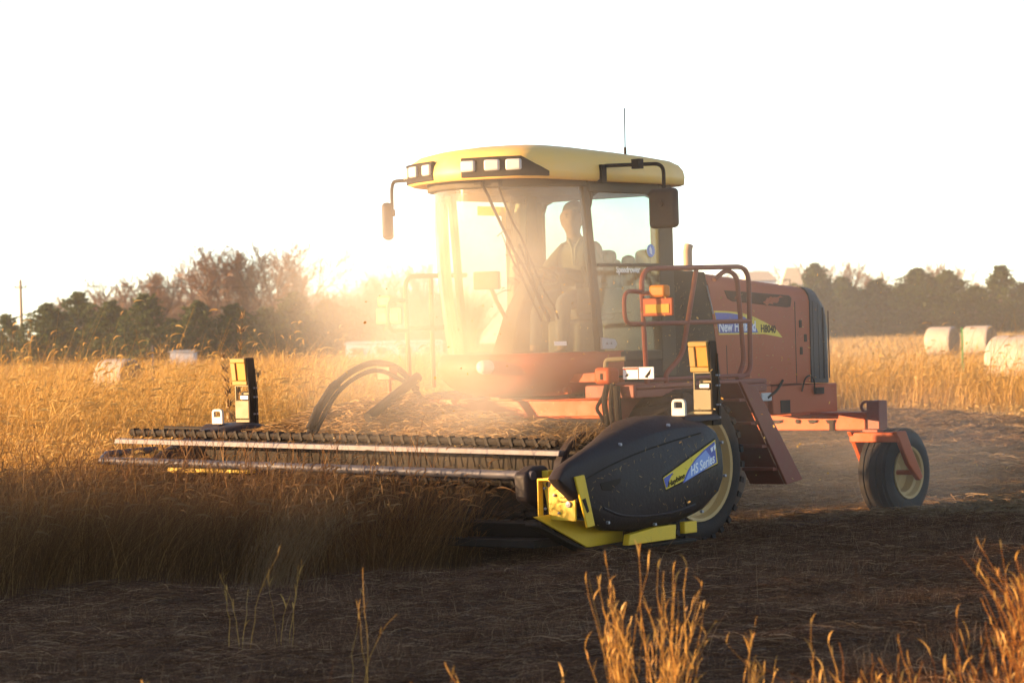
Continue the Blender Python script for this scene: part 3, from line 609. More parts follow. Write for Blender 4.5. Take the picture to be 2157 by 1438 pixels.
# ---- boarding ladder
ld = MB()
for y in (1.36, 1.72): ld.prism([(0.02,1.30),(-0.20,1.26),(-0.86,0.44),(-0.62,0.41)], y, y+0.03)
for k in range(4):
    x = -0.02-0.155*k; z = 1.16-0.20*k; ld.box((x-0.22,1.39,z-0.03),(x+0.02,1.72,z))
ld.add([(0.02,1.39,1.29),(-0.62,1.39,0.41),(-0.62,1.72,0.41),(0.02,1.72,1.29)], [(0,1,2,3)])
ld.build('ladder', DKRED, M, bevel=0.006)
# ---- far side hoses
hs_ = MB(); hs_.tube([(2.46,-0.9,0.95),(2.35,-0.9,1.15),(2.16,-0.9,1.34),(1.95,-0.9,1.46),(1.70,-0.9,1.535),(1.50,-0.9,1.53),(1.30,-0.88,1.46),(1.1,-0.85,1.2)], 0.027, 10, fil=0.15); hs_.tube([(2.44,-0.86,0.95),(2.2,-0.84,1.28),(1.95,-0.84,1.42),(1.65,-0.84,1.49),(1.2,-0.8,1.3)], 0.02, 8, fil=0.15)
hs_.tube([(2.44,-0.9,1.0),(2.34,-0.9,1.16),(2.16,-0.9,1.34),(2.10,-0.9,1.37)], 0.038, 10); hs_.tube([(1.95,-0.7,1.08),(1.45,-0.75,1.30),(1.2,-0.8,1.4)], 0.045, 8)
build_each(hs_, 'hydraulic_hose', DARK, M, smooth=40)
jf = MB(); jf.box((1.42,-0.98,1.38),(1.52,-0.83,1.50)); jf.tube([(1.45,-0.9,1.38),(1.45,-0.9,0.95)], 0.02, 6); jf.build('junction_box', ORANGE, M, bevel=0.02)

# ---- header
h = MB(); h.box((1.50,-2.75,0.40),(1.60,2.08,0.90));  h.box((1.6,-2.7,0.22),(2.9,2.08,0.28)); h.box((2.9,-2.75,0.15),(3.25,2.15,0.21)); h.prism([(2.9,0.22),(3.05,0.34),(3.1,0.32),(3.0,0.2)], -2.7, 2.1)
h.tube([(1.68,-3.45,0.985),(1.68,1.30,0.925)], 0.02, 8); h.tube([(1.80,-3.3,0.94),(1.80,1.40,0.90)], 0.012, 6); h.box((1.5,-2.8,0.90),(1.72,1.6,0.93))
HEAD = h.build('header', DARK, M, bevel=0.006)
pp = MB(); pp.tube([(3.15,2.08,0.685),(3.2,-2.62,0.77)], 0.034, 10); pp.tube([(3.2,-2.62,0.77),(2.75,-3.05,0.80),(2.3,-2.9,0.82)], 0.03, 8); pp.build('push_bar', BLUEG, HEAD, smooth=40)
for (y0, y1) in ((-2.0,-1.05),(1.2,1.62),(1.95,2.12)):
    yb = MB(); yb.box((2.93,y0,0.665),(3.03,y1,0.715)); yb.build('yellow_bracket', YELLOW, HEAD, bevel=0.008)
bp_ = MB(); bp_.box((2.16,-2.7,0.30),(2.19,1.95,0.83)); bp_.build('shade_sheet', DBLACK, HEAD)  # black sheet stands in for the shade of the conditioner opening
# reel
def lerp3(a, b, t): return tuple(a[i]+(b[i]-a[i])*t for i in range(3))
rl = MB(); rl.tube([(2.35,-2.85,0.66),(2.35,1.9,0.58)], 0.07, 14); REEL = rl.build('reel', DARK, HEAD, smooth=40)
rb_ = MB(); A, B = (2.72,2.0,0.83), (2.72,-2.95,0.915); rb_.loft([[(A[0]-0.03,A[1],A[2]+0.022),(A[0]+0.02,A[1],A[2]+0.02),(A[0]+0.035,A[1],A[2]-0.022),(A[0]-0.03,A[1],A[2]-0.02)], [(B[0]-0.03,B[1],B[2]+0.022),(B[0]+0.02,B[1],B[2]+0.02),(B[0]+0.035,B[1],B[2]-0.022),(B[0]-0.03,B[1],B[2]-0.02)]]); rb_.build('reel_rail', RAILM, HEAD, bevel=0.006)
for (A, B) in (((2.52,1.80,0.895),(2.52,-2.98,0.98)), ((2.78,1.9,0.60),(2.78,-2.9,0.68)), ((2.5,1.9,0.33),(2.5,-2.9,0.40))):
    bt = MB(); bt.tube([A, B], 0.029, 8); n_ = 38
    for k in range(n_):
        p = Vector(lerp3(A, B, (k+0.5)/n_)); bt.box((p.x-0.034,p.y-0.013,p.z-0.036),(p.x+0.034,p.y+0.013,p.z+0.036), rot=Matrix.Rotation(R_(random.uniform(15, 35)), 3, 'X'))
        bt.tube([p+Vector((0.02,0,-0.02)), p+Vector((0.06,0.0,-0.06)), p+Vector((0.035,0.01,-0.20))], 0.006, 5)
    bt.build('tine_bar', DARK, HEAD, smooth=30)
rg = MB(); rg.lathe([(0.37,-0.035),(0.415,-0.035),(0.415,0.035),(0.37,0.035)], (2.36,1.97,0.57), 'y', 30, a0=R_(-20), a1=R_(150), closed_prof=True); rg.build('reel_end_ring', BLACK, HEAD, bevel=0.008)
lp = MB(); lp.prism([(3.22,0.70),(3.10,0.75),(2.97,0.755),(2.85,0.65),(2.88,0.47),(3.05,0.42),(3.2,0.50)], 1.93, 2.06); lp.build('deflector', BLACK, HEAD, bevel=0.03, seg=3)
# end shields
shp = [(3.50,0.68),(3.44,0.745),(3.34,0.795),(3.10,0.875),(2.85,0.945),(2.58,1.01),(2.33,1.06),(2.05,1.085),(1.80,1.08),(1.60,1.055),(1.48,1.0),(1.41,0.90),(1.38,0.79),(1.37,0.66),(1.39,0.54),(1.47,0.42),(1.66,0.31),(1.9,0.255),(2.2,0.235),(2.5,0.235),(2.8,0.26),(3.02,0.32),(3.18,0.42),(3.32,0.54),(3.45,0.63)]
def inset(poly, d):
    out = []; n = len(poly); cx_ = sum(p[0] for p in poly)/n; cz_ = sum(p[1] for p in poly)/n
    for i in range(n):
        dk = d*(float(np.clip((3.56-poly[i][0])/0.55, 0.12, 1)) if len(poly) > 20 else 1)
        a, b, c = Vector(poly[i-1]), Vector(poly[i]), Vector(poly[(i+1) % n]); t = (c-a).normalized(); nn = Vector((t.y, -t.x))
        if nn.dot(Vector((cx_, cz_))-b) < 0: nn = -nn
        out.append(tuple(b+nn*dk))
    return out
def shield(y_out, y_in, dz, fs=1.0):
    s = MB(); k = 1 if y_out > y_in else -1; w = abs(y_out-y_in); rings = []
    for (d, t) in ((0.05,0.0),(0.012,0.03),(0.0,0.10),(0.0,w*0.6),(0.012,w-0.14),(0.055,w-0.05),(0.085,w-0.012),(0.10,w)):
        rings.append([(1.37+(p[0]-1.37)*fs, y_out-k*(w-t)*(1-0.80*float(smooth(p[0], 1.9, 3.3))), p[1]+dz) for p in inset(shp, d)])
    s.loft(rings); return s.build('end_shield', BLACK, HEAD, smooth=50)
shield(2.60, 2.08, 0.0); shield(-2.75, -2.2, -0.06, 0.62)
yo = 2.60
def crescents():
    c = MB()
    for (x, z, w_, hh) in ((3.02,0.60,0.26,0.05),(1.98,0.42,0.20,0.05)): c.prism([(x,z+hh*0.5),(x-w_,z+hh*1.1),(x-w_*0.95,z+hh*0.3),(x-w_*0.5,z-hh*0.7),(x-w_*0.1,z-hh*0.5)], yo-0.01, yo+0.004)
    build_each(c, 'hand_hold', DARK, HEAD, bevel=0.004)
crescents()
cr2 = MB(); cr2.tube([(2.98,yo-0.003,0.44),(2.80,yo-0.001,0.375),(2.5,yo,0.345),(2.1,yo,0.355),(1.85,yo-0.001,0.40)], 0.012, 6, fil=0.2); cr2.build('shield_crease', BLACK, HEAD, smooth=60)
d0 = [(2.25,0.625),(1.57,0.885),(1.545,0.70),(2.215,0.535)]
q = MB(); q.prism(inset(d0,-0.012), yo-0.002, yo+0.002); q.build('decal_border', DBLACK, HEAD)
q = MB(); q.prism(d0, yo+0.001, yo+0.0035); q.build('yellow_decal', DYELL, HEAD)
q = MB(); q.prism([(1.58,0.872),(1.72,0.812),(1.84,0.745),(1.93,0.67),(1.985,0.60),(2.0,0.572),(1.56,0.708)], yo+0.003, yo+0.0055); q.build('blue_decal', DBLUE, HEAD)
q = MB(); q.prism([(1.70,0.81),(1.82,0.745),(1.90,0.68),(1.965,0.60),(1.975,0.585),(1.62,0.694),(1.64,0.76)], yo+0.005, yo+0.0065); q.build('light_decal', LBLUE, HEAD)
q = MB(); q.prism([(2.243,0.62),(2.12,0.662),(2.17,0.61),(2.20,0.55),(2.215,0.55)], yo+0.003, yo+0.0055); q.build('corner_decal', DBLUE, HEAD)
sdir = (-0.67,0,0.195)
text_mesh('shield_lettering', 'HS Series', 0.105, (1.90,yo+0.007,0.622), sdir, (0,0,1), DWHITE, HEAD, width=0.325, bold=0.002)
text_mesh('decal_lettering', 'Haybine', 0.06, (2.19,yo+0.0065,0.552), sdir, (0,0,1), DBLACK, HEAD, width=0.22, bold=0.001)
q = MB(); q.prism([(1.60,0.835),(1.575,0.855),(1.57,0.825),(1.585,0.80)], yo+0.006, yo+0.008); q.prism([(1.64,0.82),(1.61,0.835),(1.605,0.805),(1.625,0.79)], yo+0.006, yo+0.008); build_each(q, 'leaf_emblem', DWHITE, HEAD)
sb_ = MB()
for (x, z) in ((1.47,0.86),(1.44,0.60),(1.75,0.34),(2.35,0.28),(2.92,0.33),(3.16,0.52),(2.75,0.90),(2.15,1.02)): sb_.lathe([(0,yo+0.004),(0.011,yo+0.003),(0.013,yo-0.02),(0,yo-0.02)], (x,0,z), 'y', 8)
build_each(sb_, 'shield_bolt', GREYM, HEAD)
ss_ = MB(); ss_.tube([(3.20,yo-0.001,0.66),(2.9,yo,0.75),(2.5,yo,0.84),(2.1,yo,0.90),(1.75,yo,0.945)], 0.006, 6, fil=0.2); ss_.build('shield_seam', DBLACK, HEAD, smooth=60)
# yellow divider shoe
yd = MB()
yd.prism([(2.27,0.675),(2.575,0.70),(2.58,0.36),(2.33,0.37)], 3.27, 3.285, 'x'); yd.box((3.285,2.265,0.37),(3.34,2.28,0.675)); yd.box((3.286,2.29,0.66),(3.36,2.57,0.675))
yd.prism([(3.34,0.69),(3.23,0.70),(3.12,0.32),(3.21,0.31)], 2.61, 2.63); yd.prism([(3.47,0.40),(3.26,0.41),(3.05,0.36),(2.75,0.32),(2.42,0.30),(2.43,0.15),(2.86,0.135)], 2.32, 2.345)
yd.prism([(2.62,0.22),(2.3,0.255),(2.04,0.26),(2.05,0.15),(2.64,0.14)], 2.5, 2.56); yd.box((1.76,2.5,0.18),(1.92,2.55,0.27))
DIV = yd.build('divider_shoe', YELLOW, HEAD, bevel=0.006)
yh = MB()
for (y, z) in ((2.33,0.63),): yh.lathe([(0,3.2855),(0.022,3.2855),(0.022,3.288),(0,3.288)], (0,y,z), 'x', 14)
for (y, z) in ((2.44,0.60),(2.44,0.53),(2.445,0.50)): yh.box((3.2855,y-0.0,z),(3.288,y+0.045,z+0.008))
yh.prism([(3.27,0.52),(3.23,0.53),(3.19,0.43),(3.215,0.42)], 2.629, 2.633); yh.box((3.27,2.585,0.50),(3.28,2.595,0.66)); build_each(yh, 'slot', DBLACK, HEAD)
bl = MB()
for (y, z, r) in ((2.36,0.55,0.012),(2.49,0.485,0.024),(2.27,0.45,0.01),(2.40,0.42,0.01),(2.27,0.60,0.01)): bl.lathe([(0,3.305),(r,3.30),(r,3.284),(0,3.284)], (0,y+0.03,z), 'x', 8)
build_each(bl, 'bolt', GREYM, HEAD)
sd_ = MB(); sd_.box((1.7,2.2,0.10),(2.85,2.5,0.13)); sd_.prism([(2.85,0.10),(2.85,0.13),(3.4,0.36),(3.42,0.33)], 2.2, 2.318); sd_.build('skid_plate', DARK, HEAD, bevel=0.01)
# marker posts with reflectors, and white handles
def marker(x, y, z, k):
    ch_ = MB(); sdn = 1
    ch_.prism([(x+0.02,z-0.06),(x-0.09,z-0.06),(x-0.085,z+0.28),(x-0.045,z+0.60),(x+0.045,z+0.60),(x+0.02,z+0.28)], y+0.085, y+0.10); ch_.box((x-0.09,y-0.085,z-0.06),(x-0.078,y+0.085,z+0.30)); ch_.box((x-0.05,y+0.10,z+0.02),(x-0.04,y+0.115,z+0.5))
    P = ch_.build('marker_post', DARK, HEAD, bevel=0.004)
    pl = MB(); pl.box((x+0.0,y-0.085,z+0.06),(x+0.02,y+0.084,z+0.22)); pl.box((x-0.005,y-0.085,z-0.06),(x+0.015,y+0.084,z+0.05)); pl.box((x+0.0,y-0.085,z+0.22),(x+0.018,y-0.07,z+0.36)); pl.box((x+0.0,y-0.07,z+0.345),(x+0.018,y+0.084,z+0.36)); pl.box((x-0.06,y-0.06,z+0.27),(x-0.03,y+0.07,z+0.29)); build_each(pl, 'pale_panel', PALEY, HEAD, bevel=0.004)
    wc = MB(); wc.box((x-0.05,y-0.05,z+0.23),(x-0.01,y+0.05,z+0.265)); wc.build('clip', GREYM, HEAD, bevel=0.004)
    rot = Matrix.Rotation(R_(7), 3, 'Y')
    pv = (x, y, z+0.36)
    bx = MB()
    bx.box((x-0.02,y-0.10,z+0.36),(x+0.035,y+0.085,z+0.40), rot=rot, piv=pv); bx.box((x-0.02,y-0.10,z+0.56),(x+0.035,y+0.085,z+0.60), rot=rot, piv=pv); bx.box((x-0.02,y-0.10,z+0.40),(x+0.035,y-0.04,z+0.56), rot=rot, piv=pv); bx.box((x-0.02,y+0.07,z+0.40),(x+0.035,y+0.085,z+0.56), rot=rot, piv=pv); bx.box((x-0.05,y-0.10,z+0.37),(x-0.02,y+0.085,z+0.59), rot=rot, piv=pv)
    bx.build('reflector_frame', SHADEDY, HEAD, bevel=0.008)
    am = MB(); am.box((x-0.0,y-0.038,z+0.402),(x+0.022,y+0.068,z+0.558), rot=rot, piv=pv); am.build('amber_reflector', AMBER, HEAD, bevel=0.004)
    bo = MB()
    for zz in (0.0, 0.1, 0.25, 0.33): bo.lathe([(0,y+0.118),(0.008,y+0.116),(0.008,y+0.10)], (x-0.03,0,z+zz), 'y', 8); bo.lathe([(0,y+0.118),(0.008,y+0.116),(0.008,y+0.10)], (x-0.06,0,z+zz), 'y', 8)
    build_each(bo, 'bolt', GREYM, HEAD)
    hx = x+0.30; hn = MB(); c = Vector((hx, y-0.02, z+0.085)); prof = []
    for a, b, g in ((0.065,0.07,0.03),): 
        ring_o = [(c.y-a,c.z-b),(c.y+a,c.z-b),(c.y+a,c.z+b-g),(c.y+a-g*0.3,c.z+b-g*0.3),(c.y+a-g,c.z+b),(c.y-a+g,c.z+b),(c.y-a+g*0.3,c.z+b-g*0.3),(c.y-a,c.z+b-g)]
    ring_i = [(c.y-0.04,c.z-0.0),(c.y+0.04,c.z-0.0),(c.y+0.04,c.z+0.035),(c.y+0.035,c.z+0.045),(c.y+0.03,c.z+0.048),(c.y-0.03,c.z+0.048),(c.y-0.035,c.z+0.045),(c.y-0.04,c.z+0.035)]
    V = []
    for xx in (hx-0.012, hx+0.012):
        V += [(xx, p[0], p[1]) for p in ring_o] + [(xx, p[0], p[1]) for p in ring_i]
    F_ = []
    for i in range(8):
        j = (i+1) % 8; F_ += [(i,j,8+j,8+i), (16+i,24+i,24+j,16+j), (i,16+i,16+j,j), (8+i,8+j,24+j,24+i)]
    hn.add(V, F_); hn.build('handle', WHITE, HEAD, bevel=0.004)
    cp = MB(); cp.loft([[(x+0.46,y-0.12,z-0.03),(x-0.05,y-0.12,z-0.02),(x-0.05,y+0.13,z-0.02),(x+0.46,y+0.13,z-0.03)], [(x+0.40,y-0.09,z+0.025),(x-0.03,y-0.10,z+0.03),(x-0.03,y+0.11,z+0.03),(x+0.40,y+0.11,z+0.025)]]); cp.build('shield_cap', BLACK, HEAD, bevel=0.012)
marker(1.40, 2.38, 1.05, 1); marker(1.50, -2.62, 1.0, 1)

# ------------------------------------------------------------------ driver
def skin(name, verts, edges, mat, parent=None, sub=2, root=0):
    me = bpy.data.meshes.new(name); me.from_pydata([v[:3] for v in verts], edges, []); me.materials.append(mat)
    o = bpy.data.objects.new(name, me); COL.objects.link(o)
    md = o.modifiers.new('skin', 'SKIN'); md.use_smooth_shade = True
    if not me.skin_vertices: 
        with bpy.context.temp_override(object=o, active_object=o): pass
    sv_ = me.skin_vertices[0].data if me.skin_vertices else None
    if sv_:
        for i, v in enumerate(verts): sv_[i].radius = (v[3], v[3] if len(v) < 5 else v[4])
        sv_[root].use_root = True
    s2_ = o.modifiers.new('sub', 'SUBSURF'); s2_.levels = sub; s2_.render_levels = sub
    if parent: o.parent = parent
    return o
YB = 0.21
torso = [(0.15,YB,2.02,0.14),(0.17,YB,2.20,0.135),(0.21,YB,2.38,0.15),(0.24,YB,2.50,0.125),(0.265,YB,2.565,0.058),(0.30,YB+0.01,2.64,0.066),(0.305,YB+0.01,2.71,0.088),(0.295,YB+0.01,2.775,0.092),(0.285,YB+0.01,2.83,0.05)]
te = [(i, i+1) for i in range(8)]
V_ = list(torso); E_ = list(te)
def chain(start, pts):
    p = start
    for q in pts: V_.append(q); E_.append((p, len(V_)-1)); p = len(V_)-1
    return p
chain(6, [(0.392,YB+0.052,2.69,0.018)])                                   # nose
for s_ in (1, -1): chain(6, [(0.30-0.045*s_,YB+0.01+s_*0.085,2.70,0.017)])     # ears
for s_ in (1, -1):
    hnd = chain(2, [(0.20,YB+s_*0.17,2.44,0.085),(0.29,YB+s_*0.25,2.32,0.058),(0.40,YB+s_*0.27,2.20,0.048),(0.56,YB+s_*0.21,2.24,0.036),(0.66,YB+s_*0.17,2.27,0.028),(0.72,YB+s_*0.16,2.285,0.034)])
    for k in range(4): chain(hnd, [(0.765,YB+s_*(0.12+0.022*k),2.295,0.010),(0.785,YB+s_*(0.118+0.022*k),2.275,0.009),(0.775,YB+s_*(0.118+0.022*k),2.25,0.008)])
    chain(hnd, [(0.735,YB+s_*0.115,2.265,0.011),(0.765,YB+s_*0.10,2.255,0.009)])
    chain(0, [(0.20,YB+s_*0.10,2.02,0.10),(0.42,YB+s_*0.13,2.03,0.088),(0.62,YB+s_*0.15,2.01,0.066),(0.64,YB+s_*0.15,1.80,0.056),(0.66,YB+s_*0.15,1.58,0.042),(0.78,YB+s_*0.16,1.54,0.042)])
PER = skin('person', V_, E_, SKIN)
PER.location = MO; PER.rotation_euler = (0, 0, MA)
tag(PER, 'driver in a dark jacket sitting at the wheel inside the glazed cab', 'person')
V_ = [(x, y, z, r*1.16) for x, y, z, r in torso[:5]]; E_ = [(i, i+1) for i in range(4)]
for s_ in (1, -1): chain(2, [(0.20,YB+s_*0.17,2.44,0.100),(0.29,YB+s_*0.25,2.32,0.075),(0.40,YB+s_*0.27,2.20,0.064),(0.56,YB+s_*0.21,2.24,0.05),(0.65,YB+s_*0.175,2.267,0.04)])
skin('jacket', V_, E_, JACKET, PER)
V_ = [(0.15,YB,2.03,0.155)]; E_ = []
for s_ in (1, -1): chain(0, [(0.20,YB+s_*0.10,2.02,0.112),(0.42,YB+s_*0.13,2.03,0.10),(0.62,YB+s_*0.15,2.01,0.078),(0.64,YB+s_*0.15,1.80,0.068),(0.655,YB+s_*0.15,1.62,0.055)])
skin('trousers', V_, E_, TROUS, PER)
V_ = [(0.235,YB-0.005,2.68,0.07),(0.250,YB+0.0,2.755,0.112),(0.290,YB+0.012,2.835,0.105),(0.305,YB+0.015,2.865,0.05)]; E_ = [(0,1),(1,2),(2,3)]
skin('hair', V_, E_, HAIR, PER)

hc = Vector((0.303, YB+0.01, 2.725)); fd = Vector((0.87, 0.49, 0)).normalized(); fs_ = Vector((-fd.y, fd.x, 0))
EYEM = paint('eye_dark', (0.02, 0.015, 0.012), 0.4, 0.0)
for q in (-1, 1):
    e = MB(); c = hc+fd*0.078+fs_*0.030*q+Vector((0,0,0.012)); e.lathe([(0,-0.010),(0.009,-0.006),(0.011,0),(0.009,0.006),(0,0.010)], c, 'z', 10); e.build('eye', EYEM, PER, smooth=60)
    e = MB(); e.tube([hc+fd*0.080+fs_*0.016*q+Vector((0,0,0.030)), hc+fd*0.080+fs_*0.032*q+Vector((0,0,0.034)), hc+fd*0.070+fs_*0.048*q+Vector((0,0,0.028))], 0.0055, 6); e.build('eyebrow', HAIR, PER)
e = MB(); e.tube([hc+fd*0.066+fs_*-0.024+Vector((0,0,-0.062)), hc+fd*0.078+Vector((0,0,-0.060)), hc+fd*0.066+fs_*0.024+Vector((0,0,-0.062))], 0.006, 6); e.build('mouth', paint('lips', (0.12, 0.04, 0.03), 0.5, 0.0), PER)
for q in (-1, 1):
    e = MB(); b0 = Vector((0.25, YB+0.005, 2.52)); e.tube([b0+fs_*0.075*q+Vector((-0.01,0,0.045)), b0+fd*0.075+fs_*0.05*q+Vector((0,0,0.02)), b0+fd*0.115+fs_*0.012*q+Vector((0,0,-0.05)), b0+fd*0.125+fs_*0.006*q+Vector((0,0,-0.20))], 0.014, 6, fil=0.03); e.build('collar', paint('jacket_lining', (0.17, 0.13, 0.085), 0.9, 0.1), PER)

# ------------------------------------------------------------------ grass and straw
class RB:
    def __init__(s): s.V = []; s.Q = []; s.M = []; s.n = 0
    def add(s, P, W, D, m=0, prof=None):
        """P (N,K,3) centre lines, W (N,) widths, D (N,3) width direction"""
        N, K, _ = P.shape
        if prof is None: prof = np.linspace(1, 0.12, K)
        off = (W[:, None]*prof[None, :]*0.5)[:, :, None]*D[:, None, :]
        V = np.stack([P-off, P+off], 2).reshape(-1, 3)
        b = s.n + np.arange(N)[:, None]*(2*K) + 2*np.arange(K-1)[None, :]
        Q = np.stack([b, b+1, b+3, b+2], -1).reshape(-1, 4)
        s.V.append(V); s.Q.append(Q); s.M.append(np.full(len(Q), m)); s.n += len(V)
    def build(s, name, mats, parent=None):
        return mesh_np(name, np.concatenate(s.V), np.concatenate(s.Q), mats, np.concatenate(s.M), parent)

def rdir(N):
    a = rng.uniform(0, 2*np.pi, N); return np.stack([np.cos(a), np.sin(a), np.zeros(N)], 1)
def stalks(base, hgt, lean, wind=(0.8, 0.25), windamt=0.25, K=5, curl=0.3, flow=0.0):
    N = len(base); fa = 9.0*clump(base[:, 0]*0.8+1, base[:, 1]*0.8, 1.3); fm = flow*clump(base[:, 0]+5, base[:, 1]-3, 1.9)**1.5; d = rdir(N)*lean[:, None] + np.array([wind[0], wind[1], 0])*windamt*rng.uniform(0.2, 1.3, N)[:, None] + np.stack([np.cos(fa)*fm, np.sin(fa)*fm*0.5, 0*fa], 1)
    t = np.linspace(0, 1, K)[None, :, None]
    ln = np.linalg.norm(d, axis=1)[:, None, None]
    P = base[:, None, :] + d[:, None, :]*hgt[:, None, None]*(0.25*t + 0.75*t**2.2)
    z = hgt[:, None, None]*(t - curl*np.clip(ln, 0, 1.2)*t**3*0.6)
    P[:, :, 2:3] += z
    return P
def heads(rb, P, length, width, m, droop=0.6, K=5):
    N = len(P); tip = P[:, -1]; dr = P[:, -1]-P[:, -2]; dr /= np.linalg.norm(dr, axis=1)[:, None]+1e-6
    side = rdir(N)*0.5 + np.array([0.6, 0.1, 0]); t = np.linspace(0, 1, K)[None, :, None]
    Q = tip[:, None, :] + length[:, None, None]*(dr[:, None, :]*t + side[:, None, :]*droop*t**2 - np.array([0, 0, 1.0])*droop*0.9*t**2.4)
    prof = np.array([0.35, 0.9, 1.0, 0.75, 0.2])
    d1 = np.cross(dr, np.array([0.3, 0.9, 0.1])); d1 /= np.linalg.norm(d1, axis=1)[:, None]+1e-6
    d2 = np.cross(dr, d1)
    rb.add(Q, width, d1, m, prof); rb.add(Q, width, d2, m, prof)
CR, SR = math.cos(R_(1.5)), math.sin(R_(1.5))
def to_px(X, Y, Z):
    xx = 6200*X/Y; yy = -4 - 6200*(Z-CAM_H)/Y
    return 1078.5 + xx*CR + yy*SR, 719 - xx*SR + yy*CR
def sample(N, x0, x1, y0, y1, ok):
    out = []; tot = 0
    while tot < N:
        X = rng.uniform(x0, x1, N); Y = rng.uniform(y0, y1, N); k = ok(X, Y); out.append(np.stack([X[k], Y[k]], 1)); tot += k.sum()
        if k.sum() == 0: break
    P = np.concatenate(out)[:N]; return np.concatenate([P, (ground_z(P[:, 0], P[:, 1])-0.01)[:, None]], 1)
def inview(X, Y, m=260):
    u, _ = to_px(X, Y, 0*X); return (u > -m) & (u < 2157+m)
def clump(X, Y, s=1.0):
    return 0.5+0.25*np.sin(X*1.9*s+1.3*np.sin(Y*1.1*s))+0.25*np.sin(Y*2.3*s+1.7*np.sin(X*1.3*s+2))
def uncut_near(X, Y):
    a, b = to_local(X, Y); return (a > 3.0) & (b < 1.62-(a-2.3)*0.25) & (b > -14)
def uncut_left(X, Y):
    a, b = to_local(X, Y); return (b < -3.0) & ~(a > 3.0) & ~((X > -0.3+0.2*np.sin(Y)) & (Y < 60+6*np.sin(X*0.35)))
# standing crop in front of the header
rb = RB()
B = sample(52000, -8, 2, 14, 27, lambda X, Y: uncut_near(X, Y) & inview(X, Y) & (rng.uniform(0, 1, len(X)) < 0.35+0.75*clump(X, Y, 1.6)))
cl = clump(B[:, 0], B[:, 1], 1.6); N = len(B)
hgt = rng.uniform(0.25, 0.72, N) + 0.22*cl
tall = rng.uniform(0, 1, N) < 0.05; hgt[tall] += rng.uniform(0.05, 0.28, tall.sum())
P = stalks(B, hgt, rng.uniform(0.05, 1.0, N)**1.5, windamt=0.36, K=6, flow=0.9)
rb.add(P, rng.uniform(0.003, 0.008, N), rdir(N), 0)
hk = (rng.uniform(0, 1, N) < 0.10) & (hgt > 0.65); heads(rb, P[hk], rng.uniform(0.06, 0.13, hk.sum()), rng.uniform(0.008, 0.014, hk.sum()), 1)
# wiry weeds among it
B = sample(320, -7, 1.5, 16, 26, lambda X, Y: uncut_near(X, Y)); N = len(B)
P = stalks(B, rng.uniform(0.7, 1.15, N), rng.uniform(0.05, 0.25, N), windamt=0.1, K=7); rb.add(P, np.full(N, 0.008), rdir(N), 0)
for k in (2, 3, 3, 4, 4, 5, 5, 5):
    bb = P[:, k]; Q = stalks(bb, rng.uniform(0.12, 0.35, N), rng.uniform(0.5, 0.9, N), windamt=0.05, K=5); rb.add(Q, np.full(N, 0.005), rdir(N), 0)
    for kk in (2, 3): Q2 = stalks(Q[:, kk], rng.uniform(0.05, 0.15, N), rng.uniform(0.4, 1.0, N), windamt=0.05, K=4); rb.add(Q2, np.full(N, 0.004), rdir(N), 0)
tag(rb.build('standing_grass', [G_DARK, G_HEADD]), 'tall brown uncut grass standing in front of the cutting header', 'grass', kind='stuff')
# gold field on the left, beyond the header
rb = RB()
for (y0, y1, N0, w0, w1) in ((22, 40, 42000, 0.006, 0.012), (40, 75, 34000, 0.010, 0.02), (75, 240, 42000, 0.02, 0.05)):
    B = sample(N0, -60, 12, y0, y1, lambda X, Y: uncut_left(X, Y) & inview(X, Y, 200) & (rng.uniform(0, 1, len(X)) < 0.3+0.8*clump(X, Y, 0.8)))
    N = len(B); cl = clump(B[:, 0], B[:, 1], 0.8); c2 = clump(B[:, 0]+7, B[:, 1]+3, 0.35)
    c3 = clump(B[:, 0]*1.7+2, B[:, 1]*1.3, 1.4); hgt = rng.uniform(0.22, 0.82, N) + 0.35*cl*c2 + 0.36*c3**3
    tall = rng.uniform(0, 1, N) < 0.05; hgt[tall] += rng.uniform(0.15, 0.6, tall.sum())
    if y0 < 40: hgt = np.where((B[:, 1] < 31) & (B[:, 0] > -5.2), np.minimum(hgt, 0.88), hgt)
    if y0 >= 40: hgt = np.where(rng.uniform(0, 1, N) < 0.35*c3**2, hgt+rng.uniform(0.2, 0.7, N), hgt)
    u_, _ = to_px(B[:, 0], B[:, 1], B[:, 2]); hgt = np.where((u_ < 230) & (B[:, 1] > 30) & (B[:, 1] < 60), hgt+rng.uniform(0, 0.75, N)*(rng.uniform(0, 1, N) < 0.25), hgt)
    if y0 < 75: hgt = np.where((B[:, 1] > 31) & (c3 > 0.72) & (rng.uniform(0, 1, N) < 0.6), hgt+rng.uniform(0.1, 0.65, N), hgt)
    if y0 >= 75: hgt = hgt*0.95+np.where((B[:, 1] < 103) & (u_ < 420) & (rng.uniform(0, 1, N) < 0.3), 0.25, 0.0)
    P = stalks(B, hgt, rng.uniform(0.05, 0.7, N), windamt=0.30, flow=0.8); rb.add(P, rng.uniform(w0, w1, N), rdir(N), 0)
    hk = rng.uniform(0, 1, N) < (0.30 if y0 < 40 else 0.12); k = hk.sum(); f_ = 1 if y0 < 40 else 1.5
    heads(rb, P[hk], rng.uniform(0.07, 0.14, k)*f_, rng.uniform(0.014, 0.024, k)*f_, 1)
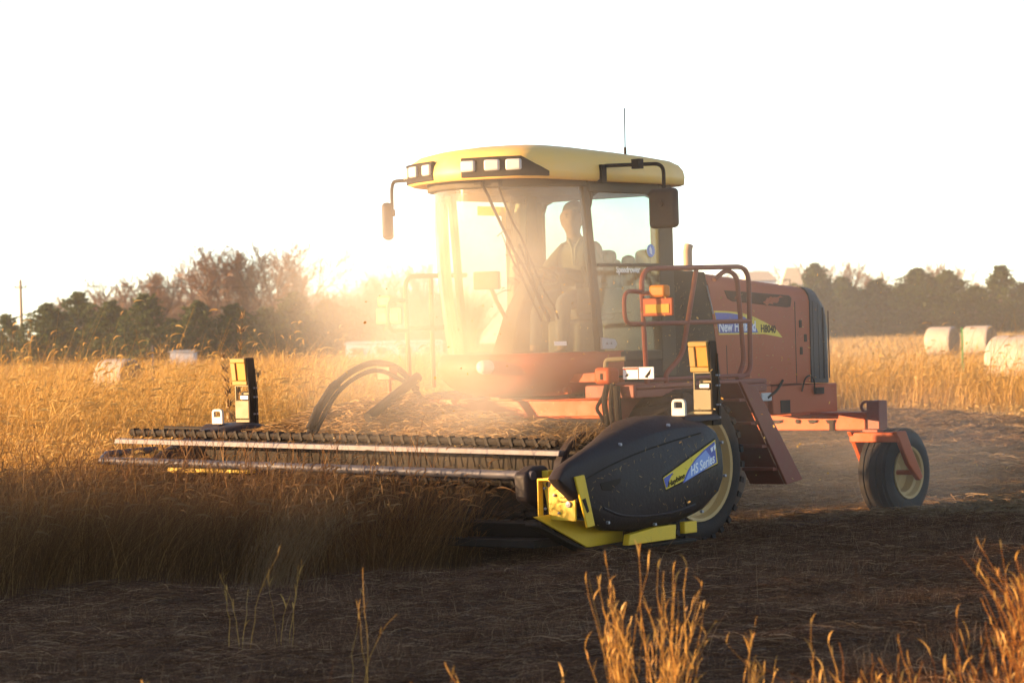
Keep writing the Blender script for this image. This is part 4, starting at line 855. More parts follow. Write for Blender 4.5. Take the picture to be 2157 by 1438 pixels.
for px_, Y_, n_, hh_ in ((30,34,70,1.45),(110,38,80,1.6),(190,44,60,1.5),(330,36,60,1.25),(400,40,50,1.35),(560,42,90,1.55),(610,38,110,1.55),(650,41,90,1.6),(700,45,80,1.5),(520,36,50,1.2),(75,30,50,1.3),(250,48,60,1.5),(760,47,50,1.4)):
    X_ = (px_-1078.5)/6200*Y_; B = np.stack([X_+rng.normal(0, 0.28, n_), Y_+rng.normal(0, 0.4, n_), np.zeros(n_)], 1); P = stalks(B, rng.uniform(0.6, 1.0, n_)*hh_, rng.uniform(0.05, 0.45, n_), windamt=0.22, K=7); rb.add(P, rng.uniform(0.008, 0.013, n_), rdir(n_), 0)
    hk = rng.uniform(0, 1, n_) < 0.6; k = hk.sum(); heads(rb, P[hk], rng.uniform(0.12, 0.28, k), rng.uniform(0.012, 0.02, k), 1, droop=0.25)
tag(rb.build('gold_grass', [G_GOLD, G_HEAD]), 'tall sunlit golden grass left of and behind the header', 'grass', kind='stuff')
# paler field on the right
rb = RB()
def right_ok(X, Y):
    a, b = to_local(X, Y); e = 58 + 7*np.sin(X*0.35)+4*np.sin(X*1.1); return (X > -2) & (Y > e) & inview(X, Y, 200)
for (y0, y1, N0, w0, w1) in ((40, 80, 60000, 0.006, 0.012), (80, 150, 44000, 0.014, 0.028), (150, 300, 30000, 0.035, 0.07)):
    B = sample(N0, -2, 62, y0, y1, lambda X, Y: right_ok(X, Y) & (rng.uniform(0, 1, len(X)) < 0.25+0.8*clump(X, Y, 0.6)))
    N = len(B); cl = clump(B[:, 0], B[:, 1], 0.6); hgt = (rng.uniform(0.15, 0.6, N)+0.35*cl*clump(B[:, 0]+9, B[:, 1], 1.7))*(0.28+0.55*smooth(B[:, 1], 55, 130))
    tall = rng.uniform(0, 1, N) < 0.02; hgt[tall] += rng.uniform(0.2, 0.5, tall.sum())
    P = stalks(B, hgt, rng.uniform(0.05, 1.0, N), windamt=0.2, K=4, flow=0.8); rb.add(P, rng.uniform(w0, w1, N), rdir(N), 0)
    hk = rng.uniform(0, 1, N) < 0.1; k = hk.sum(); heads(rb, P[hk], rng.uniform(0.1, 0.2, k), rng.uniform(0.02, 0.035, k), 1)
tag(rb.build('pale_grass', [G_PALE, G_HEAD]), 'pale dry grass behind the machine and round the bales on the right', 'grass', kind='stuff')
# cut straw lying on the mown ground, with short stubble
def mown(X, Y):
    return ~uncut_near(X, Y) & ~uncut_left(X, Y) & ~right_ok(X, Y) & inview(X, Y, 200)
rb = RB()
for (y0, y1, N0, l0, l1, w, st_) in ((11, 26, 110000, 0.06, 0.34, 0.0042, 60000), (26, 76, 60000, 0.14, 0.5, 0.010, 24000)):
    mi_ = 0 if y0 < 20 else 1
    B = sample(N0, -6, 22, y0, y1, mown); N = len(B); d = rdir(N); Ln = rng.uniform(l0, l1, N)
    sw_ = clump(B[:, 0], B[:, 1], 0.9); B[:, 2] += rng.uniform(0.0, 0.06, N)*(0.2+2.0*sw_*clump(B[:, 0]+3, B[:, 1], 2.3))
    t = np.linspace(-0.5, 0.5, 4)[None, :, None]; sd2 = np.cross(d, np.array([0, 0, 1.0]))
    P = B[:, None, :] + d[:, None, :]*Ln[:, None, None]*t + sd2[:, None, :]*(Ln*rng.uniform(-0.35, 0.35, N))[:, None, None]*(0.25-t**2)*2
    P[:, :, 2:3] += (Ln*rng.uniform(-0.1, 0.45, N))[:, None, None]*(0.25-t**2) + (Ln*rng.uniform(-0.25, 0.25, N))[:, None, None]*t + 0.012
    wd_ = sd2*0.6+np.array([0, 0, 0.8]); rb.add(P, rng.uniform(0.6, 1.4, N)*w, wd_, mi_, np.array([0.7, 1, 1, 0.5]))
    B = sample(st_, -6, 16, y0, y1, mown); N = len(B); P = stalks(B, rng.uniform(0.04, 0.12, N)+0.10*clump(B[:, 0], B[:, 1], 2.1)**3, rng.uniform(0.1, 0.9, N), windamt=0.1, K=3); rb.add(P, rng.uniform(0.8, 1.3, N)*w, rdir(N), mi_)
for q_ in range(1):
    B0 = sample(420, -5, 10, 12, 32, mown); B = np.repeat(B0, 16, 0); B[:, :2] += rng.normal(0, 0.05, (len(B), 2)); N = len(B); P = stalks(B, rng.uniform(0.06, 0.24, N)*np.repeat(rng.uniform(0.4, 1.2, len(B0)), 16), rng.uniform(0.3, 1.2, N), windamt=0.2, K=5); rb.add(P, rng.uniform(0.003, 0.006, N), rdir(N), 0)
B = sample(500, -5, 12, 13, 50, mown); N = len(B); P = stalks(B, rng.uniform(0.15, 0.42, N), rng.uniform(0.1, 0.8, N), windamt=0.2, K=6); rb.add(P, rng.uniform(0.004, 0.008, N), rdir(N), 0)
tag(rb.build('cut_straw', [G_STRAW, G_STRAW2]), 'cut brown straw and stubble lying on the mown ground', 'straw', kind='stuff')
# hay heaped on the header
def heap_z(a, b):
    return 0.87 + 0.13*np.exp(-((a-1.65)/0.45)**2)*(0.6+0.4*np.sin(b*3.1)+0.25*np.sin(b*7.3+a*4)) + 0.30*np.exp(-((a-1.40)/0.40)**2-((b+0.75)/0.75)**2) 
ga, gb = np.meshgrid(np.linspace(1.0, 2.15, 30), np.linspace(-2.3, 1.35, 60)); gz = heap_z(ga, gb)-0.05
edge = np.minimum(np.minimum(ga-1.0, 2.15-ga)/0.2, np.minimum(gb+2.3, 1.35-gb)/0.2); gz -= 0.3*(1-np.clip(edge, 0, 1)); gz += 0.02*np.sin(ga*23+gb*11)+0.02*np.sin(gb*29-ga*7)
I_ = (np.arange(59)[:, None]*30+np.arange(29)[None, :]).ravel()
rb = RB(); N = 9000; a = rng.uniform(1.05, 2.18, N); b = rng.uniform(-2.3, 1.4, N); base = np.stack([a, b, heap_z(a, b)-0.02+rng.uniform(-0.02, 0.045, N)], 1)
d = rdir(N); Ln = rng.uniform(0.08, 0.34, N); t = np.linspace(-0.5, 0.5, 5)[None, :, None]; sd2 = np.cross(d, np.array([0, 0, 1.0]))
P = base[:, None, :]+d[:, None, :]*Ln[:, None, None]*t+sd2[:, None, :]*(Ln*rng.uniform(-0.6, 0.6, N))[:, None, None]*(0.25-t**2)*2; P[:, :, 2:3] += (Ln*rng.uniform(-0.1, 0.8, N))[:, None, None]*(0.25-t**2)+(Ln*rng.uniform(-0.4, 0.4, N))[:, None, None]*t
rb.add(P, rng.uniform(0.005, 0.010, N), sd2*0.6+np.array([0, 0, 0.8]), 0, np.array([0.6, 1, 1, 1, 0.5]))
rb.V.append(np.stack([ga, gb, gz], -1).reshape(-1, 3)); rb.Q.append(np.stack([I_, I_+1, I_+31, I_+30], 1)+rb.n); rb.M.append(np.full(len(I_), 1))
HAYBASE = paint('hay_mat', (0.13, 0.08, 0.04), 1.0, 0.5, (0.3, 0.2, 0.1), scale=9, bump=1.0)
ho = rb.build('cut_hay', [G_HAY, HAYBASE]); ho.location = MO; ho.rotation_euler = (0, 0, MA)
tag(ho, 'loose cut hay heaped on the header below the cab', 'hay', kind='stuff')
rb = RB(); N = 260; a = rng.uniform(2.3, 2.75, N); b = rng.uniform(1.85, 2.4, N); base = np.stack([a, b, 0.93+0.1*(2.75-a)+rng.uniform(-0.02, 0.06, N)], 1)
d = np.stack([rng.uniform(0.4, 1, N), rng.uniform(-0.7, 0.5, N), rng.uniform(-0.5, 0.3, N)], 1); Ln = rng.uniform(0.15, 0.45, N); t = np.linspace(-0.5, 0.5, 5)[None, :, None]
P = base[:, None, :]+d[:, None, :]*Ln[:, None, None]*t; P[:, :, 2:3] += (Ln*rng.uniform(0, 0.5, N))[:, None, None]*(0.25-t**2); rb.add(P, np.full(N, 0.006), rdir(N), 0)
ho = rb.build('caught_hay', [G_HAY]); ho.location = MO; ho.rotation_euler = (0, 0, MA); tag(ho, 'wisps of hay caught on the top of the near black end shield', 'hay', kind='stuff')
# chaff flying in the air round the machine
N = 650; a = rng.normal(1.0, 1.6, N); b = rng.normal(1.2, 1.2, N); z = rng.uniform(0.5, 2.15, N); c_, s_ = math.cos(MA), math.sin(MA)
base = np.stack([MO.x+c_*a-s_*b, MO.y+s_*a+c_*b, z], 1); d = rng.normal(0, 1, (N, 3)); d /= np.linalg.norm(d, axis=1)[:, None]
rb = RB(); P = base[:, None, :]+d[:, None, :]*rng.uniform(0.006, 0.024, N)[:, None, None]*np.linspace(0, 1, 3)[None, :, None]; rb.add(P, rng.uniform(0.005, 0.010, N), np.cross(d, rng.normal(0, 1, (N, 3))), 0, np.array([0.6, 1, 0.6]))
tag(rb.build('flying_chaff', [G_HEAD]), 'small flecks of chaff flying in the air round the machine', 'chaff', kind='stuff')

rb = RB(); N = 420; k_ = rng.integers(0, 4, N)
a = np.where(k_ == 0, rng.uniform(1.5, 3.1, N), np.where(k_ == 1, rng.uniform(-2.3, -1.0, N), np.where(k_ == 2, rng.uniform(-0.7, 1.1, N), rng.uniform(-0.85, -0.15, N))))
z = np.where(k_ == 0, rng.uniform(0.32, 0.93, N), np.where(k_ == 1, rng.uniform(1.3, 2.0, N), np.where(k_ == 2, 1.314, rng.uniform(1.4, 2.2, N))))
z = np.where(k_ == 0, np.minimum(z, 1.0-0.30*np.abs(a-1.9)), z)
b = np.where(k_ == 0, yo+0.006, np.where(k_ == 1, YS+0.005, np.where(k_ == 2, rng.uniform(1.0, 1.48, N), 0.864)))
base = np.stack([MO.x+c_*a-s_*b, MO.y+s_*a+c_*b, z], 1); fx = np.array([c_, s_, 0.0]); an = rng.uniform(0, 6.28, N)[:, None]
d = np.where((k_ == 2)[:, None], np.cos(an)*fx+np.sin(an)*np.array([-s_, c_, 0]), np.cos(an)*fx+np.sin(an)*np.array([0, 0, 1.0])); nr = np.where((k_ == 2)[:, None], np.array([0, 0, 1.0]), np.array([-s_, c_, 0]))
P = base[:, None, :]+d[:, None, :]*rng.uniform(0.008, 0.045, N)[:, None, None]*np.linspace(0, 1, 3)[None, :, None]; rb.add(P, rng.uniform(0.003, 0.007, N), np.cross(d, nr), 0, np.array([0.6, 1, 0.5]))
tag(rb.build('settled_chaff', [G_HAY]), 'bits of chaff stuck to the sides of the machine', 'chaff', kind='stuff')

# single tufts and weeds that stand out
def tuft(px, Y, n, spread, h0, h1, mats, label, cat='grass clump', lean=0.35, wind=0.25, w=(0.0035, 0.0065), hd=0.25, hl=(0.05, 0.10), hw=(0.006, 0.010), droop=0.2, name='grass_clump', seeds=3):
    X = (px-1078.5)/6200*Y; r = RB(); B = np.stack([rng.normal(0, spread, n), rng.normal(0, spread, n), np.zeros(n)], 1)
    hh = rng.uniform(h0, h1, n)*rng.uniform(0.75, 1.0, n); P = stalks(B, hh, rng.uniform(0.05, 1, n)**1.4*lean, windamt=wind, K=9)
    P[:, 1:, :2] += np.cumsum(rng.normal(0, 0.006, (n, 8, 2)), 1)
    r.add(P, rng.uniform(*w, n), rdir(n), 0, np.linspace(1, 0.45, 9)); d2 = rdir(n); r.add(P, rng.uniform(*w, n), d2, 0, np.linspace(1, 0.45, 9))
    for k in range(seeds):
        j = rng.integers(4, 9, n); q = P[np.arange(n), j]; tw_ = stalks(q, rng.uniform(0.03, 0.09, n), rng.uniform(0.2, 0.7, n), windamt=0.0, K=4); r.add(tw_, rng.uniform(0.004, 0.008, n), rdir(n), 1, np.array([0.3, 0.9, 1.0, 0.3]))
    hk = rng.uniform(0, 1, n) < hd; k = hk.sum()
    if k: heads(r, P[hk], rng.uniform(*hl, k), rng.uniform(*hw, k), 1, droop=droop)
    o = r.build(name, mats); o.location = (X, Y, float(ground_z(X, Y))-0.01); tag(o, label, cat); return o
T_ = [(1292,12.6,30,0.025,0.45,0.86,'tallest orange grass clump in the foreground below the yellow skid shoe',0.2,-0.10),
      (1385,12.4,46,0.045,0.45,0.90,'dense orange grass clump just right of the tallest one, fanning to the right',0.3,0.10),
      (1570,12.3,10,0.05,0.35,0.66,'thin orange tuft right of the two tall foreground clumps',0.5,0.2),
      (1700,12.0,12,0.10,0.25,0.60,'loose tuft of branching stalks between the thin tuft and the corner grass',0.5,0.0),
      (2195,12.2,200,0.075,0.45,0.88,'dense rust coloured grass clump in the lower right corner',0.3,-0.25),
      (2075,12.0,36,0.10,0.22,0.58,'shorter rust tuft beside the corner clump',0.4,-0.2),
      (1830,11.9,45,0.16,0.20,0.52,'low reddish tuft left of the corner clump at the bottom edge',0.6,-0.25),
      (930,11.8,40,0.10,0.15,0.40,'low orange tuft at the bottom edge left of the tall clumps',0.5,-0.2),
      (330,11.8,40,0.14,0.15,0.44,'low dark tuft at the bottom left corner of the field',0.5,-0.2),
      (1180,12.0,26,0.10,0.15,0.40,'small low tuft at the bottom edge below the tall clumps',0.5,-0.2)]
for px, Y, n, sp_, h0, h1, lb_, ln_, wd_ in T_: tuft(px, Y, n, sp_, h0, h1, [G_RUST if (px > 1800 or px < 1200) else G_ORNG, G_ORNG], lb_, lean=ln_, wind=wd_, seeds=1 if px > 1800 else 3, hw=(0.004, 0.007), w=(0.003, 0.005) if px > 1800 else (0.0035, 0.0065))
for px, Y, lb_ in ((478,16.0,'pair of thin bent stalks standing alone on the dark mown ground'), (590,16.5,'single leaning stalk right of the two bent stalks'), (735,14.2,'short branching stalk on the mown ground below the uncut edge')):
    tuft(px, Y, 4, 0.03, 0.35, 0.66, [G_ORNG, G_ORNG], lb_, 'stalk', w=(0.004, 0.006), hd=0.2, name='dry_stalk')
tuft(560, 20.6, 170, 0.12, 0.65, 0.95, [G_HEADD, G_HEADD], 'pale arching grass tuft bowed over at the front of the uncut strip', lean=0.15, wind=1.0, w=(0.003, 0.005), hd=0.3)
def weed(px, Y, h, label):
    X = (px-1078.5)/6200*Y; r = RB(); P = stalks(np.zeros((3, 3)), np.array([h, h*0.80, h*0.72]), np.array([0.02, 0.10, 0.14]), windamt=0.04, K=14); r.add(P, np.full(3, 0.030), rdir(3), 0)
    for k in range(5, 14):
        for q in range(16):
            Q = stalks(P[:, k]+rng.normal(0, 0.015, (3, 3)), rng.uniform(0.05, 0.20, 3)*(1.25-k/16), rng.uniform(0.5, 0.9, 3), windamt=0.0, K=4); r.add(Q, np.full(3, 0.020), rdir(3), 1)
    o = r.build('dry_weed', [G_STRAW2, G_HAY]); o.location = (X, Y, float(ground_z(X, Y))); tag(o, label, 'weed')
weed(490, 30.0, 2.06, 'tall dry feathery weed rising behind the far marker post')

# ------------------------------------------------------------------ trees
def at_px(px, y_img, Y):
    """world X and height of a picture point taken at distance Y"""
    dx, dy = px-1078.5, y_img-719; x = dx*CR - dy*SR; y = dx*SR + dy*CR
    return x/6200*Y, CAM_H-(y+4)/6200*Y
def pine_mesh(seed, H=7.0, Wd=2.4, nl=70):
    r = np.random.default_rng(seed); t = MB(); bend = r.uniform(-0.15, 0.15)
    tp = [Vector((bend*H*0.1*math.sin(k*0.7), 0.08*math.sin(k+seed), H*k/8)) for k in range(9)]
    t.tube(tp, [0.13*(1-k/8.6) for k in range(9)], 7)
    TR, Q_ = [], []
    for i in range(nl):
        u = (i+0.5)/nl; z = H*(0.03+0.95*u); rad = Wd*((1-u**1.9) if seed % 2 else 1.12*(1-u)**0.72)*(0.72+0.28*min(1, u/0.25))*r.uniform(0.55, 1.15) + 0.12
        a = i*2.4+r.uniform(-0.5, 0.5); rise = r.uniform(0.05, 0.45)+0.5*u
        d = np.array([math.cos(a), math.sin(a), rise]); p0 = np.array([0, 0, z]); tip = p0+d*rad*np.array([1, 1, 0.6])
        t.tube([Vector(p0), Vector(p0*0.5+tip*0.5)-Vector((0,0,0.05)), Vector(tip)], [0.035*(1-u*0.6), 0.025*(1-u*0.6), 0.008], 4)
        nt = int(9+15*rad/Wd)
        for k in range(nt):
            f = r.uniform(0.18, 1.05); c = p0+(tip-p0)*f+r.normal(0, 0.16*rad/Wd*1.6+0.05, 3)
            n_ = 11; dv = r.normal(0, 1, (n_, 3)); dv[:, 2] = np.abs(dv[:, 2])*0.8+0.2; dv += d*0.7; dv /= np.linalg.norm(dv, axis=1)[:, None]
            L_ = r.uniform(0.16, 0.34, n_)[:, None]; sdv = np.cross(dv, r.normal(0, 1, (n_, 3))); sdv /= np.linalg.norm(sdv, axis=1)[:, None]+1e-6
            w_ = 0.035
            q = np.stack([c+0*dv-sdv*w_*0.6, c+0*dv+sdv*w_*0.6, c+dv*L_+sdv*w_, c+dv*L_-sdv*w_], 1); Q_.append(q)
    V = np.concatenate(Q_).reshape(-1, 3); return t, V
def bare_mesh(seed, H=12.0, spread=0.9, limbs=7, low=0.16):
    r = random.Random(seed); t = MB(); tw = []
    def br(p, d, L, rad, lv):
        k = (6, 5, 4, 3)[lv]; pts = [p]; dd = d.copy(); up = (0.10, 0.16, 0.12, 0.06)[lv]
        for i in range(k):
            dd = (dd+Vector((r.uniform(-.13,.13), r.uniform(-.13,.13), up*r.uniform(0.3,1.4)))).normalized(); pts.append(pts[-1]+dd*L/k)
        rr = [rad*(1-0.8*i/k) for i in range(k+1)]
        if lv <= 1: t.tube(pts, rr, 5)
        else: tw.append((pts, rr))
        if lv == 3: return
        n = (0, r.randint(15, 19), r.randint(9, 12))[lv]
        for i in range(n):
            f = 0.10+0.88*(i+r.random())/n; x = f*k; j = min(int(x), k-1); q = pts[j].lerp(pts[j+1], x-j); ax = (pts[j+1]-pts[j]).normalized()
            sd_ = ax.cross(Vector((r.uniform(-1,1), r.uniform(-1,1), r.uniform(-1,1)))).normalized(); an = r.uniform(0.5, 0.95)
            br(q, (ax*math.cos(an)+sd_*math.sin(an)).normalized(), L*r.uniform(0.30, 0.52)*(1.12-0.65*f), max(rad*(1-0.8*f)*0.55, 0.010), lv+1)
    trunk = [Vector((0,0,-0.2))]; dd = Vector((r.uniform(-.06,.06), 0, 1))
    for i in range(6): dd = (dd+Vector((r.uniform(-.1,.1), r.uniform(-.1,.1), .1))).normalized(); trunk.append(trunk[-1]+dd*H*0.11)
    t.tube(trunk, [H*0.016*(1-0.11*i) for i in range(7)], 7)
    for i in range(limbs):
        f = low*6/0.66+(5.6-low*6/0.66)*(i/(limbs-1)); j = min(int(f), 5); q = trunk[j].lerp(trunk[j+1], f-j); a = i*2.4+r.uniform(-.4,.4)
        tl = spread*(1-0.45*i/(limbs-1))*r.uniform(0.8, 1.2); d = Vector((math.cos(a)*tl, math.sin(a)*tl, 1)).normalized()
        br(q, d, (H-q.z)*r.uniform(0.80, 0.98)/max(d.z, 0.72)*0.92, H*0.008*(1-0.3*i/limbs), 1)
    V = []
    for pts, rr in tw:
        for i in range(len(pts)-1):
            a, b = pts[i], pts[i+1]; w0 = max(rr[i], 0.024); w1 = max(rr[i+1], 0.018); ax = (b-a).cross(Vector((r.uniform(-1,1), r.uniform(-1,1), 0.3))).normalized()
            V += [a-ax*w0, a+ax*w0, b+ax*w1, b-ax*w1]
            ay = (b-a).cross(ax).normalized(); V += [a-ay*w0, a+ay*w0, b+ay*w1, b-ay*w1]
    V = np.array([tuple(v) for v in V]); z1 = V[:, 2].max()
    return t, V, z1
def quadmesh(name, V, mat):
    me_o = mesh_np(name, V, np.arange(len(V)).reshape(-1, 4), mat); me = me_o.data; bpy.data.objects.remove(me_o); return me
def mbmesh(name, t, mat):
    o = t.build(name, mat, smooth=60); me = o.data; bpy.data.objects.remove(o); return me
PINES = []
for s in range(4):
    t, V = pine_mesh(20+s, 7.0, (2.6, 2.2, 2.9, 1.9)[s], (84, 96, 90, 78)[s]); PINES.append((mbmesh('trunk', t, BARK), quadmesh('crown', V, NEEDLE)))
BARES = []
for s, (sp_, stm) in enumerate(((0.75, 8), (0.55, 9), (0.95, 8), (0.45, 7))):
    t, V, z1 = bare_mesh(50+s, 12.0, sp_, stm, 0.12+0.04*(s % 2)); BARES.append((mbmesh('trunk', t, BARK), quadmesh('crown', V, TWIG), z1))
print('bare quads', [len(b[1].polygons) for b in BARES], 'pine', [len(p[1].polygons) for p in PINES])
def plant(kind, name, k, px, ytop, Y, wpx, label, group, rz=0.0):
    X, ztop = at_px(px, ytop, Y); zb = float(ground_z(X, Y))-0.1; r = empty(name, (X, Y, zb), rz)
    if kind == 'pine': tm, cm = PINES[k]; h0 = 7.0; w0 = (2.6, 2.2, 2.9, 1.9)[k]*1.75
    else: tm, cm, h0 = BARES[k]; w0 = h0*0.75
    sz = (ztop-zb)/h0; sx = (wpx/6200*Y)/w0 if wpx else sz
    for nm, me in (('trunk', tm), ('crown', cm)):
        o = bpy.data.objects.new(nm, me); COL.objects.link(o); o.parent = r
    r.scale = (sx, sx, sz); tag(r, label, 'tree', group); return r
LP = [(14,664,250,110,'small dark pine at the left edge, before the utility pole'),
      (100,640,246,130,'bushy pine just right of the utility pole'),(165,618,262,150,'tall broad pine second to the right of the pole'),(232,636,255,120,'dark rounded pine between the broad one and the pointed one'),
      (304,622,243,140,'pointed dark pine standing above the left hay bale'),(362,672,262,100,'low pine in the gap before the white patch'),(415,636,250,120,'narrow pine right of the gap, above the white patch'),(492,643,244,120,'dark pine directly behind the tall feathery weed'),
      (560,650,256,130,'hazy pine right of the feathery weed'),(622,618,262,130,'taller hazy pine under the right end of the bare trees'),(688,634,250,130,'dusty pine left of the far railing'),(742,648,262,120,'faint dusty pine last in the left row'),(800,668,270,110,'pale dusty pine seen behind the far reflector board')]
for i, (px, yt, Y, w, lb_) in enumerate(LP): plant('pine', 'pine_tree', i % 4, px, yt, Y, w*1.05, lb_, 'pines along the left edge of the field', i*1.3)
RP = [(1716,556,300,95,'tall light green pine beside the cream roof'),(1772,586,318,120,'rounded pine right of the tall light one'),(1845,590,300,110,'dark pine in the middle of the right row'),(1905,600,320,110,'low pine just above the left of the far bales'),
      (1932,566,310,120,'broad pine above the two far bales'),(1995,572,322,120,'tall pine right of the broad one on the right'),(2052,604,305,110,'low pine above the green post'),(2108,562,300,110,'pointed dark pine near the right edge'),(2160,596,312,110,'pine cut by the right edge of the picture'),(1672,600,330,100,'pine half hidden behind the engine hood'),(1810,612,330,110,'low dark pine behind the rounded one')]
for i, (px, yt, Y, w, lb_) in enumerate(RP): plant('pine', 'pine_tree', (i+1) % 4, px, yt, Y, w*1.15, lb_, 'pines along the right edge of the field', i*1.9)
LB = [(205,590,300,0,0,'bare tree right of the utility pole behind the pines'),(262,572,290,190,2,'spreading bare tree left of the big bare group'),(345,548,300,235,1,'bare tree at the left end of the big group'),(418,512,285,235,3,'tall bare tree left of the middle of the big group'),(470,520,305,250,0,'reddish bare tree in the middle of the big group'),
      (520,502,290,260,1,'bare tree with several stems in the middle of the big group'),(578,500,285,285,2,'tallest spreading bare tree at the right of the big group'),(628,540,305,200,3,'thin bare tree at the right end of the big group'),(688,590,310,0,0,'low bare tree in the dusty gap right of the big group'),
      (770,562,290,0,1,'pale bare tree left of the far railing'),(832,556,300,0,2,'pale bare tree behind the far mirror and railing'),(890,552,295,0,3,'pale bare tree just left of the cab'),(120,620,320,0,3,'faint low bare tree behind the pole'),(380,560,320,0,2,'bare tree behind the left part of the big group')]
for i, (px, yt, Y, w, k, lb_) in enumerate(LB): plant('bare', 'bare_tree', k, px, yt, Y, w, lb_, 'bare trees behind the left pines', i*2.1)
RBT = [(1530,552,430,90,0,'faint bare tree right of the exhaust pipe'),(1600,552,440,100,1,'faint bare tree over the back of the hood'),(1668,546,450,100,2,'hazy bare tree behind the cream roof'),(1735,532,430,110,0,'tallest hazy bare tree on the right ridge'),(1788,548,450,110,3,'hazy bare tree right of the tallest one'),(1838,556,440,100,1,'hazy bare tree falling off the right of the ridge'),
       (1900,574,420,90,2,'low bare tree behind the right pines'),(1962,548,380,90,3,'thin bare tree standing above the broad right pine'),(2010,540,390,90,0,'upright bare tree above the right pines'),(2070,580,400,100,1,'low hazy bare tree near the right edge')]
for i, (px, yt, Y, w, k, lb_) in enumerate(RBT): plant('bare', 'bare_tree', k, px, yt, Y, w*1.3, lb_, 'bare trees on the ridge at the right', i*1.7)
# undergrowth below the tree rows
def brush(name, x0, x1, Y0, h, n, mat, label):
    r = RB(); B = np.stack([rng.uniform(x0, x1, n), rng.uniform(Y0-6, Y0+14, n), np.zeros(n)], 1); B[:, 2] = ground_z(B[:, 0], B[:, 1])-0.1
    P = stalks(B, rng.uniform(0.4, 1.0, n)*h, rng.uniform(0.1, 0.9, n), windamt=0.0, K=4); r.add(P, rng.uniform(0.08, 0.25, n), rdir(n), 0); tag(r.build(name, mat), label, 'undergrowth', kind='stuff')
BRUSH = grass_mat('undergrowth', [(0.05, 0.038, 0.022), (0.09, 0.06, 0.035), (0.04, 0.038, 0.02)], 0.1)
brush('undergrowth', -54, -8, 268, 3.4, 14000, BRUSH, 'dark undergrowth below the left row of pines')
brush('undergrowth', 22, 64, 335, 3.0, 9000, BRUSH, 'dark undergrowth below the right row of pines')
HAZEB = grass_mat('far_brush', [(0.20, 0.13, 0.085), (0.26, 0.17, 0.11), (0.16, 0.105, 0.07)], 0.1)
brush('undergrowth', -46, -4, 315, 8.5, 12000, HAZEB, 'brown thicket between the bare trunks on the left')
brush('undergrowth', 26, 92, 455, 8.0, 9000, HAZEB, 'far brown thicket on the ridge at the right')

# ------------------------------------------------------------------ hay bales
def bale_mats():
    m, N, L, b = newmat('bale_wrap'); tc = N.new('ShaderNodeTexCoord'); mp = N.new('ShaderNodeMapping'); mp.inputs['Scale'].default_value = (14, 1.5, 1.5)
    L.new(tc.outputs['Object'], mp.inputs[0]); n = N.new('ShaderNodeTexNoise'); n.inputs['Scale'].default_value = 2.0; n.inputs['Detail'].default_value = 8; L.new(mp.outputs[0], n.inputs['Vector'])
    cr = N.new('ShaderNodeMix'); cr.data_type = 'RGBA'; L.new(n.outputs[0], cr.inputs[0]); cr.inputs[6].default_value = (0.22, 0.175, 0.145, 1); cr.inputs[7].default_value = (0.42, 0.35, 0.29, 1); L.new(cr.outputs[2], b.inputs['Base Color']); b.inputs['Roughness'].default_value = 0.7
    bp = N.new('ShaderNodeBump'); bp.inputs['Strength'].default_value = 0.9; bp.inputs['Distance'].default_value = 0.06; L.new(n.outputs[0], bp.inputs['Height']); L.new(bp.outputs[0], b.inputs['Normal'])
    m2, N, L, b = newmat('bale_end'); tc = N.new('ShaderNodeTexCoord'); w = N.new('ShaderNodeTexNoise'); w.inputs['Scale'].default_value = 9; w.inputs['Detail'].default_value = 10; L.new(tc.outputs['Object'], w.inputs['Vector'])
    cr = N.new('ShaderNodeMix'); cr.data_type = 'RGBA'; L.new(w.outputs[0], cr.inputs[0]); cr.inputs[6].default_value = (0.10, 0.06, 0.03, 1); cr.inputs[7].default_value = (0.34, 0.22, 0.12, 1); L.new(cr.outputs[2], b.inputs['Base Color']); b.inputs['Roughness'].default_value = 1
    return m, m2
BW, BE = bale_mats()
def bale_mesh(R=0.70, Ln=1.25):
    t = MB(); n = 48; r = random.Random(3); rings = []
    for (k, x) in ((0.93,-Ln/2),(0.985,-Ln/2+0.05),(1.0,-Ln/2+0.12),(1.005,-0.2),(1.0,0.15),(1.0,Ln/2-0.12),(0.985,Ln/2-0.05),(0.93,Ln/2)):
        rings.append([(x, R*k*math.cos(2*math.pi*q/n)*(1+0.008*math.sin(3*q)), R*k*math.sin(2*math.pi*q/n)*(1 if math.sin(2*math.pi*q/n) > -0.8 else 0.95)+R) for q in range(n)])
    t.loft(rings, 0, True, False)
    for x, ring in ((-Ln/2, rings[0]), (Ln/2, rings[-1])):
        cs = [ring] + [[(x+(0.02 if x > 0 else -0.02)*math.sin(j*2.1), p[1]*f, (p[2]-R)*f+R) for p in ring] for j, f in enumerate((0.85,0.7,0.5,0.3,0.1))]
        t.loft(cs, 1, True, False); t.add(cs[-1], [tuple(range(n))], 1)
    o = t.build('hay_bale', [BW, BE], smooth=60); me = o.data; bpy.data.objects.remove(o); return me
BM = bale_mesh()
def bale(px, ytop, Y, size, rz, label):
    X, _ = at_px(px, ytop, Y); o = bpy.data.objects.new('hay_bale', BM); COL.objects.link(o); o.location = (X, Y, at_px(px, ytop, Y)[1]-1.40*size); o.scale = (size,)*3; o.rotation_euler = (0, 0, rz); tag(o, label, 'hay bale', 'round bales left in the field'); return o
bale(248, 756, 104, 0.98, R_(-32), 'round hay bale alone at the left edge of the field below the pointed pine')
bale(1984, 688, 150, 1.08, R_(-32), 'far round hay bale left of the green post')
bale(2062, 686, 147, 1.08, R_(-32), 'far round hay bale just right of the green post')
bale(2142, 706, 98, 1.28, R_(-38), 'nearest and largest round hay bale, cut by the right edge')

